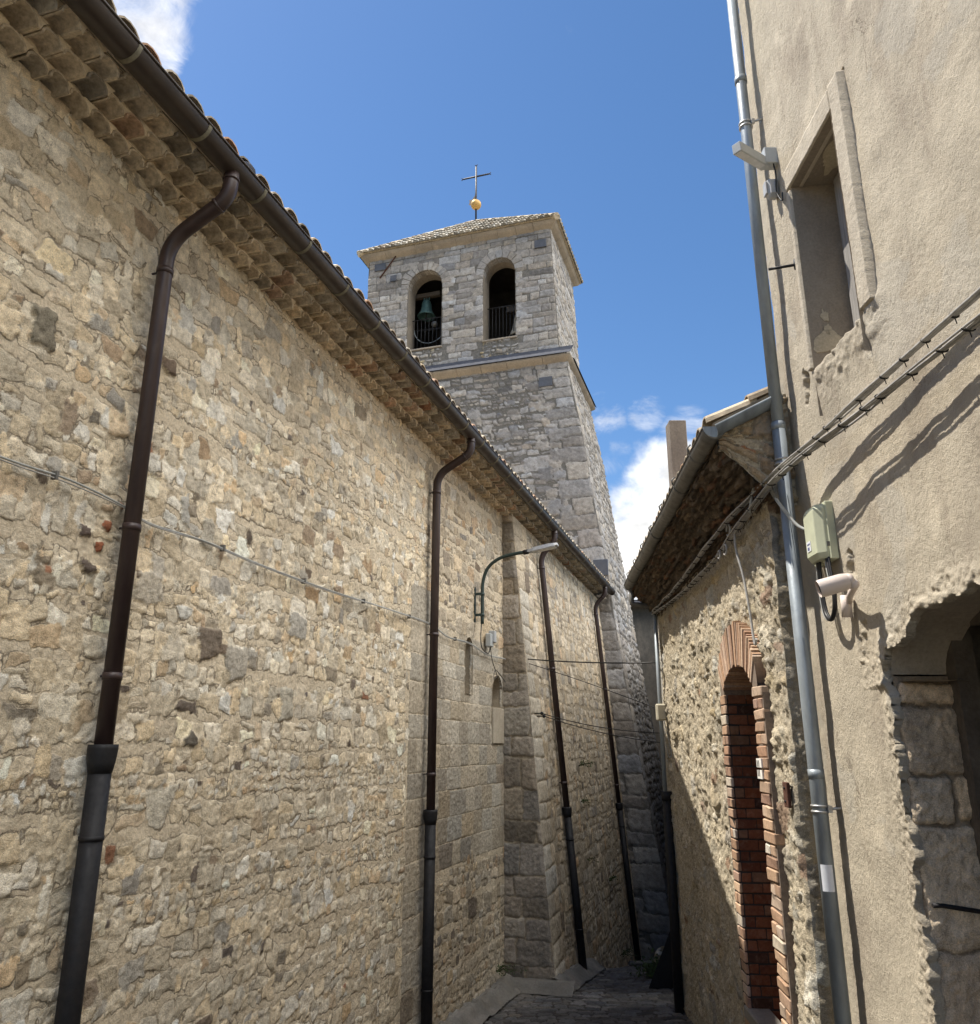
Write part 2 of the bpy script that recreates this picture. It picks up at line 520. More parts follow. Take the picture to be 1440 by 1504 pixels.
class MB:
    def __init__(self):
        self.v = []
        self.f = []
        self.c = []
        self.col = (.5, .5, .5)
        self.sm = []
        self.mi = []

    def add(self, vs, fs, smooth=False, col=None, mi=0):
        k = len(self.v)
        self.v += [tuple(map(float, q)) for q in vs]
        self.c += [col or self.col] * len(vs)
        self.f += [tuple(i + k for i in q) for q in fs]
        self.sm += [smooth] * len(fs)
        self.mi += [mi] * len(fs)
        return self

    def box(self, c, ax, h, col=None, jit=0.0, rng=None, ch=0.0, mi=0):
        """box with axes ax (three unit vectors), half sizes h, optional chamfer on all edges"""
        c = np.array(c, float)
        ax = [np.array(a, float) for a in ax]
        sg = [(-1, -1, -1), (1, -1, -1), (1, 1, -1), (-1, 1, -1), (-1, -1, 1), (1, -1, 1), (1, 1, 1), (-1, 1, 1)]
        if ch <= 0:
            vs = []
            for q in sg:
                p = c + sum(ax[i] * h[i] * q[i] for i in range(3))
                if jit:
                    p = p + rng.normal(0, jit, 3)
                vs.append(p)
            self.add(vs, [(0, 3, 2, 1), (4, 5, 6, 7), (0, 1, 5, 4), (1, 2, 6, 5), (2, 3, 7, 6), (3, 0, 4, 7)], False, col, mi)
            return self
        vs = []
        idx = {}
        for q in sg:
            jv = rng.normal(0, jit, 3) if jit else 0
            for k in range(3):
                hh = [h[i] - (0 if i == k else ch) for i in range(3)]
                idx[(q, k)] = len(vs)
                vs.append(c + sum(ax[i] * hh[i] * q[i] for i in range(3)) + jv)
        fs = []
        for k in range(3):
            for sgn in (-1, 1):
                a, b = [i for i in range(3) if i != k]
                loop = []
                for (p, r) in ((-1, -1), (1, -1), (1, 1), (-1, 1)):
                    q = [0, 0, 0]
                    q[k] = sgn
                    q[a] = p
                    q[b] = r
                    loop.append(idx[(tuple(q), k)])
                fs.append(tuple(loop))
        for k in range(3):           # edges along axis k
            a, b = [i for i in range(3) if i != k]
            for p in (-1, 1):
                for r in (-1, 1):
                    q0 = [0, 0, 0]
                    q1 = [0, 0, 0]
                    q0[k] = -1
                    q1[k] = 1
                    q0[a] = q1[a] = p
                    q0[b] = q1[b] = r
                    fs.append((idx[(tuple(q0), a)], idx[(tuple(q1), a)], idx[(tuple(q1), b)], idx[(tuple(q0), b)]))
        for q in sg:
            fs.append((idx[(q, 0)], idx[(q, 1)], idx[(q, 2)]))
        self.add(vs, fs, False, col, mi)
        return self

    def tube(self, pts, r, seg=10, col=None, caps=True, mi=0, arc=None, flat=None):
        pts = [np.array(p, float) for p in pts]
        n = len(pts)
        rr = r if isinstance(r, (list, tuple, np.ndarray)) else [r] * n
        vs = []
        prev = None
        for i, p in enumerate(pts):
            t = pts[min(i + 1, n - 1)] - pts[max(i - 1, 0)]
            t = t / (np.linalg.norm(t) + 1e-12)
            if prev is None:
                up = np.array([0, 0, 1.0]) if abs(t[2]) < .9 else np.array([1.0, 0, 0])
                a = np.cross(t, up)
            else:
                a = prev - t * (prev @ t)
            a /= np.linalg.norm(a)
            prev = a
            b = np.cross(t, a)
            for k in range(seg):
                th = 2 * math.pi * k / seg
                vs.append(p + (a * math.cos(th) + b * math.sin(th)) * rr[i])
        fs = []
        for i in range(n - 1):
            for k in range(seg):
                k2 = (k + 1) % seg
                fs.append((i * seg + k, i * seg + k2, (i + 1) * seg + k2, (i + 1) * seg + k))
        self.add(vs, fs, True, col, mi)
        if caps:
            self.add([], [], False)
            k0 = len(self.v) - len(vs)
            self.f.append(tuple(k0 + k for k in range(seg))[::-1])
            self.f.append(tuple(k0 + (n - 1) * seg + k for k in range(seg)))
            self.sm += [False, False]
            self.mi += [mi, mi]
        return self

    def sphere(self, c, r, seg=14, rings=9, col=None, sc=(1, 1, 1), mi=0):
        vs = []
        for i in range(rings + 1):
            ph = math.pi * i / rings
            for k in range(seg):
                th = 2 * math.pi * k / seg
                vs.append((c[0] + sc[0] * r * math.sin(ph) * math.cos(th), c[1] + sc[1] * r * math.sin(ph) * math.sin(th), c[2] + sc[2] * r * math.cos(ph)))
        fs = [(i * seg + k, (i + 1) * seg + k, (i + 1) * seg + (k + 1) % seg, i * seg + (k + 1) % seg) for i in range(rings) for k in range(seg)]
        return self.add(vs, fs, True, col, mi)

    def lathe(self, c, prof, seg=20, col=None, mi=0):
        vs = []
        for r, z in prof:
            for k in range(seg):
                th = 2 * math.pi * k / seg
                vs.append((c[0] + r * math.cos(th), c[1] + r * math.sin(th), c[2] + z))
        fs = [(i * seg + k, i * seg + (k + 1) % seg, (i + 1) * seg + (k + 1) % seg, (i + 1) * seg + k) for i in range(len(prof) - 1) for k in range(seg)]
        return self.add(vs, fs, True, col, mi)

    def prism(self, poly, d, col=None, mi=0):
        """poly: list of 3D points (planar), extruded by vector d"""
        n = len(poly)
        p0 = [np.array(q, float) for q in poly]
        p1 = [q + np.array(d, float) for q in p0]
        fs = [tuple(range(n))[::-1], tuple(range(n, 2 * n))] + [(i, (i + 1) % n, n + (i + 1) % n, n + i) for i in range(n)]
        return self.add(p0 + p1, fs, False, col, mi)

    def build(self, name, mat, parent=None, bevel=0.0, label=None):
        me = bpy.data.meshes.new(name)
        me.from_pydata(self.v, [], self.f)
        me.polygons.foreach_set('use_smooth', self.sm)
        me.polygons.foreach_set('material_index', self.mi)
        at = me.color_attributes.new('col', 'FLOAT_COLOR', 'POINT')
        buf = np.ones((len(self.v), 4), np.float32)
        buf[:, :3] = np.array(self.c, np.float32).reshape(-1, 3)
        at.data.foreach_set('color', buf.ravel())
        me.validate()
        me.update()
        o = link(name, me, mat, parent)
        if bevel:
            md = o.modifiers.new('bevel', 'BEVEL')
            md.width = bevel
            md.segments = 2
            md.limit_method = 'ANGLE'
        if label:
            o['label'] = label
        return o


AXW = [np.array([1., 0, 0]), np.array([0, 1., 0]), np.array([0, 0, 1.])]
AXC = [SV, NV, np.array([0, 0, 1.])]
UP = np.array([0, 0, 1.])


def smooth_path(pts, n=8):
    """Catmull-Rom through the points"""
    P = [np.array(p, float) for p in pts]
    P = [2 * P[0] - P[1]] + P + [2 * P[-1] - P[-2]]
    out = []
    for i in range(1, len(P) - 2):
        for k in range(n):
            t = k / n
            out.append(.5 * ((2 * P[i]) + (P[i + 1] - P[i - 1]) * t + (2 * P[i - 1] - 5 * P[i] + 4 * P[i + 1] - P[i + 2]) * t * t + (3 * P[i] - P[i - 1] - 3 * P[i + 1] + P[i + 2]) * t ** 3))
    out.append(P[-2])
    return out


def fillet(pts, r, n=7):
    """polyline with rounded corners"""
    P = [np.array(p, float) for p in pts]
    out = [P[0]]
    for i in range(1, len(P) - 1):
        a = P[i - 1] - P[i]
        b = P[i + 1] - P[i]
        la, lb = np.linalg.norm(a), np.linalg.norm(b)
        q = min(r, la * .49, lb * .49)
        p0 = P[i] + a / la * q
        p1 = P[i] + b / lb * q
        for k in range(n + 1):
            t = k / n
            out.append(p0 * (1 - t) ** 2 + P[i] * 2 * t * (1 - t) + p1 * t * t)
    out.append(P[-1])
    return out


# ------------------------------------------------------------------ stone layouts and stone sheets
def pick(pal, rng):
    w = np.array([p[0] for p in pal], float)
    k = rng.choice(len(pal), p=w / w.sum())
    c = np.array(pal[k][1]) * rng.uniform(.80, 1.18)
    w_ = rng.normal(0, .028)
    c = c * np.array([1 + w_, 1.0, 1 - 1.6 * w_])
    return np.clip(c, .01, .9)


def rubble(u0, u1, v0, v1, rng, full=False, h=(.07, .24), ar=(.75, 2.1), gap=.016, prot=(.006, .03), pal=None, wav=.05, rot=.12, big=.05, tiny=.2, rad=(.2, .45), irr=.25):
    out = []
    v = v0
    row = 0
    while v < v1:
        hh = rng.uniform(*h) if rng.random() < .8 else rng.uniform(h[0] * (.85 if full else .6), h[0] * 1.2)
        u = u0 - rng.uniform(0, hh)
        ph = rng.uniform(0, 50)
        while u < u1:
            w = hh * rng.uniform(*ar)
            if rng.random() < tiny:
                w = hh * rng.uniform(.4, .8)
            off = wav * 2 * float(vnoise(np.array([u * .8 + ph]), np.array([row * 3.1]), 3)[0])
            hs_ = hh * (rng.uniform(.88, 1.12) if full else rng.uniform(.72, 1.05))
            cv = v + off + hh / 2 + rng.normal(0, hh * .06)
            cu = u + w / 2
            parts = []
            r0 = rng.random()
            if r0 < .16 and hh > .11:
                k = rng.uniform(.35, .65)
                parts = [(cu, cv - hh * (1 - k) / 2, w, hs_ * k * .95), (cu + rng.normal(0, .01), cv + hh * k / 2, w * rng.uniform(.7, 1), hs_ * (1 - k) * .95)]
            elif r0 < .16 + big:
                parts = [(cu, cv + hh * .3, w * 1.15, hs_ * 1.65)]
            else:
                parts = [(cu, cv, w, hs_)]
            for (a, b_, ww, h2) in parts:
                hu = max(.012, ww / 2 - gap * rng.uniform(.5, 1.5))
                hv = max(.010, h2 / 2 - gap * rng.uniform(.5, 1.4))
                cc_ = pick(pal, rng)
                while sum(cc_) < .85 and hu * hv > .0030 and pal is WARM and rng.random() < .85:
                    cc_ = pick(pal, rng)
                out.append((a, b_, hu, hv, rng.normal(0, rot), min(hu, hv) * rng.uniform(*rad), rng.uniform(*prot),
                            rng.normal(0, .05), rng.normal(0, .05), rng.normal(0, irr), rng.normal(0, irr)) + tuple(cc_))
            u += w
        v += hh * .96
        row += 1
    return out


def ashlar(u0, u1, v0, v1, rng, h=(.24, .34), w=(.3, .75), gap=.006, prot=(.012, .02), pal=None, jit=.004, rad=(.03, .1), irr=.02):
    out = []
    v = v0
    while v < v1 - .04:
        hh = rng.uniform(*h)
        if v + hh > v1 - .1:
            hh = v1 - v
        u = u0
        first = True
        while u < u1 - .03:
            ww = rng.uniform(*w) * (.6 if first and rng.random() < .5 else 1)
            first = False
            if u + ww > u1 - w[0] * .5:
                ww = u1 - u
            hu = ww / 2 - gap * rng.uniform(.6, 1.4)
            hv = hh / 2 - gap * rng.uniform(.6, 1.4)
            out.append((u + ww / 2, v + hh / 2 + rng.normal(0, jit), hu, hv, rng.normal(0, .006), min(hu, hv) * rng.uniform(*rad), rng.uniform(*prot),
                        rng.normal(0, .01), rng.normal(0, .01), rng.normal(0, irr), rng.normal(0, irr)) + tuple(pick(pal, rng)))
            u += ww
        v += hh
    return out


def sheet(name, us, vs, posf, stones, mat, parent, seed=0, warp=(.03, .010), rough=.006, dome=.5, base_h=None, hole=None, snap=None, rim=0.0, mortar_h=0.0, tint=None, extra=None, surf=1.0, recess=None, calm=None):
    """one masonry (or plaster) surface: a dense height-field on the u-v grid, with the stones laid out in `stones`"""
    us = np.asarray(us, float)
    vs = np.asarray(vs, float)
    nu, nv = len(us), len(vs)
    U, V = np.meshgrid(us, vs, indexing='ij')
    sdf = np.full((nu, nv), .08)
    H = np.zeros((nu, nv))
    C = np.zeros((nu, nv, 3)) + .4
    if stones:
        wk = 1.0 if calm is None else 1 - .8 * calm(U, V)
        Uw = U + wk * warp[0] * 2 * fbm(U * 1.7, V * 1.7, seed + 1, 2) + wk * warp[1] * 2 * fbm(U * 13, V * 13, seed + 2, 3)
        Vw = V + wk * warp[0] * 2 * fbm(U * 1.7, V * 1.7, seed + 4, 2) + wk * warp[1] * 2 * fbm(U * 13, V * 13, seed + 5, 3)
        mg = .05 + warp[0] * 1.2 + warp[1]
        near = np.full((nu, nv), 1e3)
        for (cu, cv, hu, hv, rot, rad, pr, tu, tv, k1, k2, r, g, b) in stones:
            ex = hu + hv * .35 + mg
            ey = hv + hu * .25 + mg
            i0, i1 = np.searchsorted(us, (cu - ex, cu + ex))
            j0, j1 = np.searchsorted(vs, (cv - ey, cv + ey))
            if i1 - i0 < 1 or j1 - j0 < 1:
                continue
            x = Uw[i0:i1, j0:j1] - cu
            y = Vw[i0:i1, j0:j1] - cv
            c, s = math.cos(rot), math.sin(rot)
            lx = x * c + y * s
            ly = -x * s + y * c
            ry = np.clip(ly / hv, -1.3, 1.3)
            rx = np.clip(lx / hu, -1.3, 1.3)
            bx = hu * (1 + k1 * ry * .5)
            by = hv * (1 + k2 * rx * .5)
            qx = np.abs(lx) - (bx - rad)
            qy = np.abs(ly) - (by - rad)
            d = np.sqrt(np.maximum(qx, 0) ** 2 + np.maximum(qy, 0) ** 2) + np.minimum(np.maximum(qx, qy), 0) - rad
            nw = near[i0:i1, j0:j1]
            m = d < nw
            nw[m] = d[m]
            e = np.clip(-d / (min(hu, hv) * .55 + .004), 0, 1)
            e = 1 - (1 - e) ** 2.2
            hh = pr * ((1 - dome) * np.clip(-d / .010, 0, 1) + dome * e) + (lx * tu + ly * tv) * np.clip(-d / .015, 0, 1)
            hw = H[i0:i1, j0:j1]
            hw[m] = hh[m]
            cw = C[i0:i1, j0:j1]
            cw[m] = (r, g, b)
        sdf = np.minimum(near, .08)
        ins = sdf < 0
        H = np.where(ins, H, mortar_h)
        H = H + rough * surf * (fbm(U * 26, V * 26, seed + 7, 4, .6) + .8 * fbm(U * 9, V * 9, seed + 8, 2))
        H = H + np.where(ins, rough * .8 * fbm(U * 48, V * 48, seed + 9, 2), 0)
    if base_h is not None:
        H = H + base_h(U, V)
    if recess is not None:
        H = H + recess(U, V)
    if tint is not None:
        C = tint(U, V, C)
    U0, V0 = U, V
    if snap is not None:                       # pull the grid lines nearest the opening onto its outline
        D = snap(U, V)
        gu, gv = np.gradient(D, us, vs)
        g2_ = np.maximum(gu * gu + gv * gv, .25)
        st_ = 1.0 * max(us[1] - us[0], vs[1] - vs[0])
        nb = np.abs(D) < st_
        U = np.where(nb, U - np.clip(D * gu / g2_, -st_, st_), U)
        V = np.where(nb, V - np.clip(D * gv / g2_, -st_, st_), V)
    P = np.asarray(posf(U, V, H)).reshape(-1, 3)
    idx = np.arange(nu * nv).reshape(nu, nv)
    F = np.stack([idx[:-1, :-1], idx[1:, :-1], idx[1:, 1:], idx[:-1, 1:]], -1)
    keep = np.ones((nu - 1, nv - 1), bool)
    if hole is not None:
        uc = (U0[:-1, :-1] + U0[1:, 1:]) / 2
        vc = (V0[:-1, :-1] + V0[1:, 1:]) / 2
        keep = ~hole(uc, vc)
    faces = F[keep].reshape(-1, 4)
    att_s = sdf.ravel()
    att_c = C.reshape(-1, 3)
    if hole is not None and rim:
        P2 = np.asarray(posf(U, V, H - rim)).reshape(-1, 3)
        ed = []
        a, b = keep[:-1, :], keep[1:, :]
        for i, j in np.argwhere(a != b):
            e = (idx[i + 1, j], idx[i + 1, j + 1])
            ed.append(e if keep[i, j] else e[::-1])
        a, b = keep[:, :-1], keep[:, 1:]
        for i, j in np.argwhere(a != b):
            e = (idx[i, j + 1], idx[i + 1, j + 1])
            ed.append(e[::-1] if keep[i, j] else e)
        mp = {}
        extra_v = []
        rf = []
        n0 = len(P)
        for (p, q) in ed:
            for w in (p, q):
                if w not in mp:
                    mp[w] = n0 + len(extra_v)
                    extra_v.append(w)
            rf.append((p, mp[p], mp[q], q))
        if extra_v:
            P = np.vstack([P, P2[extra_v]])
            att_s = np.concatenate([att_s, att_s[extra_v]])
            att_c = np.vstack([att_c, att_c[extra_v]])
            faces = np.vstack([faces, np.array(rf)])
    me = bpy.data.meshes.new(name)
    used = np.zeros(len(P), bool)
    used[faces.ravel()] = True
    remap = np.cumsum(used) - 1
    P = P[used]
    att_s = att_s[used]
    att_c = att_c[used]
    faces = remap[faces]
    me.vertices.add(len(P))
    me.vertices.foreach_set('co', P.astype(np.float32).ravel())
    nf = len(faces)
    me.loops.add(nf * 4)
    me.loops.foreach_set('vertex_index', faces.astype(np.int32).ravel())
    me.polygons.add(nf)
    me.polygons.foreach_set('loop_start', np.arange(0, nf * 4, 4, dtype=np.int32))
    try:
        me.polygons.foreach_set('loop_total', np.full(nf, 4, np.int32))
    except Exception:
        pass
    me.polygons.foreach_set('use_smooth', np.ones(nf, bool))
    at = me.attributes.new('sd', 'FLOAT', 'POINT')
    at.data.foreach_set('value', att_s.astype(np.float32))
    ac = me.color_attributes.new('col', 'FLOAT_COLOR', 'POINT')
    buf = np.ones((len(P), 4), np.float32)
    buf[:, :3] = att_c
    ac.data.foreach_set('color', buf.ravel())
    me.update()
    me.validate()
    return link(name, me, mat, parent)


def sst(x, a, b):
    t = np.clip((x - a) / (b - a), 0, 1)
    return t * t * (3 - 2 * t)


WARM = [(30, (.75, .65, .485)), (24, (.69, .59, .43)), (22, (.80, .72, .575)), (14, (.63, .54, .40)), (7, (.68, .535, .36)),
        (6, (.52, .465, .375)), (2.5, (.32, .275, .21)), (1.3, (.19, .155, .125)), (.35, (.38, .20, .125)), (7, (.82, .765, .65)), (1, (.42, .39, .34)), (2, (.46, .35, .24))]
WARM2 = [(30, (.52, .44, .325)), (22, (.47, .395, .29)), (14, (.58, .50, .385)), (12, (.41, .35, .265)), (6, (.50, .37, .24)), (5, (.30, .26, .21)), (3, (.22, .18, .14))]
ASH = [(30, (.49, .435, .345)), (20, (.46, .405, .32)), (14, (.53, .475, .38)), (8, (.41, .36, .285)), (2, (.32, .275, .22))]
GREY = [(30, (.315, .290, .262)), (22, (.345, .320, .290)), (16, (.285, .260, .235)), (7, (.40, .372, .335)), (5, (.23, .21, .19)), (2, (.17, .155, .14))]

# ------------------------------------------------------------------ the church
rng = np.random.default_rng(11)
church = thing('church', CW(10, -4.2, -3.0), 'long warm rubble stone church wall with tiled eaves along the left side of the alley', 'church')
NW = -3.70          # wall plane
ZE = 3.75           # top of wall under the eaves


def inrect(c, u0, u1, v0, v1):
    return u0 < c[0] < u1 and v0 < c[1] < v1


def in_ash(st):
    u, v = st[0], st[1]
    if 8.72 < u < 9.55 and v < 1.9:
        return True
    if 9.55 <= u < 12.9 and -1.45 + .12 * math.sin(u * 3) < v < 1.55 + .1 * math.sin(u * 2.3):
        return True
    return False


st = [q for q in rubble(.6, 9.2, -4.2, 3.85, rng, full=True, pal=WARM, gap=.006, h=(.055, .165), ar=(.65, 1.75), prot=(.003, .011), irr=.32, rad=(.12, .4), rot=.16, wav=.07) if not in_ash(q)]
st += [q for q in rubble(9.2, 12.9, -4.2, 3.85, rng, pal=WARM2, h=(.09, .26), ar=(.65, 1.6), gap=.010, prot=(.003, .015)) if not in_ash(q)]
# accents read off the wall
for (u, v, hu, hv, c) in ((3.20, 2.32, .10, .13, (.27, .24, .18)), (3.77, 1.02, .06, .035, (.15, .12, .10)), (3.70, 1.24, .045, .035, (.16, .125, .105)),
                          (3.82, 1.16, .035, .035, (.34, .13, .07)), (3.95, 1.45, .03, .03, (.36, .15, .08)), (3.86, 1.32, .04, .035, (.35, .14, .075)), (4.3, 1.02, .12, .11, (.56, .50, .40)),
                          (4.58, 1.62, .045, .12, (.47, .45, .40)), (4.85, 1.52, .07, .13, (.50, .455, .37)), (6.1, .35, .11, .14, (.50, .46, .37)),
                          (5.35, .62, .15, .13, (.46, .42, .35)), (5.0, .72, .13, .12, (.21, .17, .13)), (4.9, .05, .09, .05, (.17, .15, .12)), (6.2, 1.0, .15, .12, (.45, .42, .36)),
                          (4.25, 2.6, .08, .06, (.2, .15, .11)), (3.05, .02, .14, .12, (.48, .44, .36)), (2.9, .95, .13, .17, (.52, .46, .36))):
    st = [q for q in st if not (abs(q[0] - u) < hu * .9 and abs(q[1] - v) < hv * .9)]
    st.append((u, v, hu, hv, rng.normal(0, .1), min(hu, hv) * .35, .022, 0, 0, rng.normal(0, .15), rng.normal(0, .15)) + c)
st += ashlar(8.75, 9.55, -3.8, 1.9, rng, pal=ASH, w=(.35, .8), h=(.26, .42), gap=.005, prot=(.004, .009))
st += ashlar(9.55, 12.85, -1.45, 1.5, rng, pal=ASH, w=(.24, .62), h=(.2, .33), gap=.004, prot=(.004, .008))


def wall_u(s0, s1, a, b):
    out = [s0]
    while out[-1] < s1:
        t = (out[-1] - s0) / (s1 - s0)
        out.append(out[-1] + a + (b - a) * t)
    return np.array(out)


def arch_in(u, v, c, hw, v0, vs, grow=0.0):
    """round-headed outline"""
    w = hw + grow
    return ((np.abs(u - c) < w) & (v > v0 - grow) & (v <= vs)) | (((u - c) ** 2 + (v - vs) ** 2 < w * w) & (v > vs))


SLIT = (10.88, .155, .70, 1.34)
NICH = (12.28, .27, .57, .80)


def church_base(U, V):
    b = .02 * fbm(U * .55, V * .55, 21, 3)
    # the mortar is flush and smooth under the eaves
    return b


def church_hole(u, v):
    return arch_in(u, v, *SLIT, grow=-.004) | arch_in(u, v, *NICH, grow=-.004)


us = wall_u(1.2, 12.9, .0095, .021)
vs_ = np.arange(-4.0, 3.80, .0115)
sheet('wall', us, vs_, lambda U, V, H: cwa(U, NW + H * np.clip((3.8 - V) / .06, 0, 1), V), st, M['church'], church, seed=31, warp=(.02, .013), dome=.3, calm=lambda U, V: sst(U, 8.6, 8.75) * np.maximum(sst(-U, -9.6, -9.5) * sst(-V, -1.95, -1.85), sst(V, -1.6, -1.45) * sst(-V, -1.65, -1.5)), base_h=church_base, hole=church_hole, rim=.03, mortar_h=.004, rough=.007)
m = MB()
m.box(CW(-5.4, NW - .18, .9), AXC, (6.6, .17, 4.9))
m.build('wall_behind_viewer', M['fascia'], church)

# slit window and arched niche
def wall_niche(name, a, depth, label, back):
    c, hw, v0, vsp = a
    ol = [(c - hw, v0), (c - hw, vsp)] + [(c - hw * math.cos(q), vsp + hw * math.sin(q)) for q in np.linspace(0, math.pi, 15)[1:-1]] + [(c + hw, vsp), (c + hw, v0)]
    b = MB()
    k = len(ol)
    b.add([CW(s, NW + .012, z) for s, z in ol] + [CW(s, NW - depth, z) for s, z in ol], [(i, i + 1, k + i + 1, k + i) for i in range(k - 1)] + [(k - 1, 0, k, 2 * k - 1)])
    nn_ = b.build(name, M['jamb'], church, label=label)
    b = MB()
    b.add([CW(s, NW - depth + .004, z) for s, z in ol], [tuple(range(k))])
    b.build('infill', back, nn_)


wall_niche('slit_window', SLIT, .20, 'narrow walled-up slit window with a rounded top', M['nicheback_shaded'])
wall_niche('niche', NICH, .24, 'small dark round-headed wall niche', M['nicheback_shaded'])
m = MB()
m.box(CW(NICH[0] + .0, NW + .012, .30), AXC, (.285, .02, .262), ch=.008)
m.build('niche_slab', M['slab'], church)


# battered wall beyond the buttress corner
def bat_n(z):
    return -3.53 + .585 * np.clip((3.75 - z) / 6.9, -.05, 1.6)


SB0, SB1 = 12.62, 20.98
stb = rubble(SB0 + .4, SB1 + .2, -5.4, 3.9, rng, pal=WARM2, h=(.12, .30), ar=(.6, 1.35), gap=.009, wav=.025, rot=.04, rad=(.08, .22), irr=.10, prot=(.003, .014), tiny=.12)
stb = [q for q in stb if not (q[0] < SB0 + .62)]
v = -5.3
k = 0
while v < 3.7:
    hh = rng.uniform(.24, .40)
    L = (.62, .42)[k % 2] * rng.uniform(.9, 1.1)
    stb.append((SB0 + L / 2, v + hh / 2, L / 2 - .007, hh / 2 - .008, 0, .02, .022, 0, 0, .01, .01) + tuple(pick(ASH, rng)))
    stb.append((SB0 + L + .16, v + hh / 2, .15, hh / 2 - .012, 0, .04, .018, 0, 0, .1, .1) + tuple(pick(WARM2, rng)))
    v += hh
    k += 1
us = np.arange(SB0, SB1 + .3, .021)
vs_ = np.arange(-5.2, 3.78, .020)
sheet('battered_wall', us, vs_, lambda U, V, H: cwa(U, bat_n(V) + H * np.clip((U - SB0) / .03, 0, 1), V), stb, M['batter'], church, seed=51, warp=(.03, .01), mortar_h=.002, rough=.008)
# the end face of the thicker wall, looking back at the viewer
ste = ashlar(-3.75, -2.7, -4.5, 3.8, rng, pal=[(3, (.36, .31, .25)), (2, (.30, .26, .21)), (1, (.24, .21, .17)), (1, (.42, .36, .28))], w=(.3, .6), h=(.22, .48), gap=.009, prot=(.01, .03), irr=.1, jit=.01, rad=(.08, .25))
us = np.arange(-3.74, -2.74, .014)
vs_ = np.arange(-4.2, 3.77, .016)
sheet('buttress_face', us, vs_, lambda U, V, H: cwa(SB0 - H * np.clip((bat_n(V) - U) / .05, 0, 1), np.minimum(U, bat_n(V)), V), ste, M['batter'], church, seed=57, warp=(.02, .012), rough=.01)

# eaves: three courses of barrel tiles stepping out, mortar between
tm = MB()
mm = MB()
TPAL = [(30, (.56, .475, .355)), (22, (.47, .40, .30)), (16, (.62, .53, .40)), (6, (.52, .37, .26)), (1, (.44, .25, .16)), (7, (.34, .29, .22))]
ROWS = [(-3.575, 3.765, .078), (-3.455, 3.852, .078), (-3.335, 3.938, .078)]
for ri, (nf_, zb, hgt) in enumerate(ROWS):
    s = .9 + ri * .07
    while s < 20.6:
        w = rng.uniform(.155, .185)
        hw = w * .46
        c = tuple(pick(TPAL, rng))
        nn = nf_ + rng.normal(0, .008)
        zz = zb + rng.normal(0, .004)
        seg = 8
        vv = []
        hgt2 = hgt * rng.uniform(.85, 1.05)
        tilt = rng.normal(0, .008)
        for (no, thk) in ((nn, 0), (nn, .014), (nf_ - .30, 0), (nf_ - .30, .014)):
            for kk in range(seg + 1):
                th = math.pi * kk / seg
                fx = -math.cos(th) * (hw - thk)
                fz = math.sin(th) ** .75 * (hgt2 - thk)
                vv.append(CW(s + fx, no, zz + fz + tilt * fx / hw))
        ff = []
        n1 = seg + 1
        for kk in range(seg):
            ff.append((kk, kk + 1, n1 + kk + 1, n1 + kk))                       # lip
            ff.append((kk, 2 * n1 + kk, 2 * n1 + kk + 1, kk + 1))               # outside
            ff.append((n1 + kk, n1 + kk + 1, 3 * n1 + kk + 1, 3 * n1 + kk))     # vault
        ff.append((0, n1, 3 * n1, 2 * n1))
        ff.append((seg, 2 * n1 + seg, 3 * n1 + seg, n1 + seg))
        tm.add(vv, ff, False, c)
        # mortar plug some way inside the vault and between the tiles
        pl = []
        dp = nn - rng.uniform(.15, .22)
        for kk in range(seg + 1):
            th = math.pi * kk / seg
            pl.append(CW(s - math.cos(th) * (hw - .015), dp, zz + math.sin(th) ** .75 * (hgt2 - .015)))
        mm.add(pl, [tuple(range(seg + 1))])
        gapw = rng.uniform(.004, .02)
        e0 = s + hw - .003
        e1 = s + hw + gapw + .003
        top = zb + hgt + .01
        # spandrel of mortar: V-shaped block between two arches
        fr = nn - rng.uniform(.002, .02)
        poly = [CW(e0 - hw * .55, fr, top), CW(e0 - hw * .16, fr, zz + hgt * .62), CW(e0 + .002, fr, zz + rng.uniform(-.004, .012)), CW(e1 - .002, fr, zz + rng.uniform(-.004, .012)), CW(e1 + hw * .16, fr, zz + hgt * .62), CW(e1 + hw * .55, fr, top)]
        mm.prism(poly, -NV * .22)
        s += w * .92 + gapw
    # bed of mortar on top of each row
    mm.box(CW(10.8, nf_ - .155, zb + hgt + .0035), AXC, (9.9, .135, .0045))
    mm.box(CW(10.8, nf_ - .20, zb + hgt * .5), AXC, (9.9, .02, hgt * .5))
mm.build('cornice_mortar', M['mortar'], church)
tm.build('tile_cornice', M['tile'], church)
# plaster fascia above the top course, smooth band
us = np.arange(.8, 20.9, .06)
vs_ = np.linspace(0, 1, 7)


def fas(U, V, H):
    n = -3.345 + .10 * V
    z = 4.02 + .055 * V + .01 * vnoise(U * 3, V * 2, 4)
    return cwa(U, n, z)


sheet('eaves_band', us, vs_, fas, [], M['fascia'], church)
m = MB()
m.box(CW(10.85, -3.60, 3.99), AXC, (10.0, .08, .05))
m.build('eaves_core', M['fascia'], church)

# roof of barrel tiles
RS = math.tan(R(19))


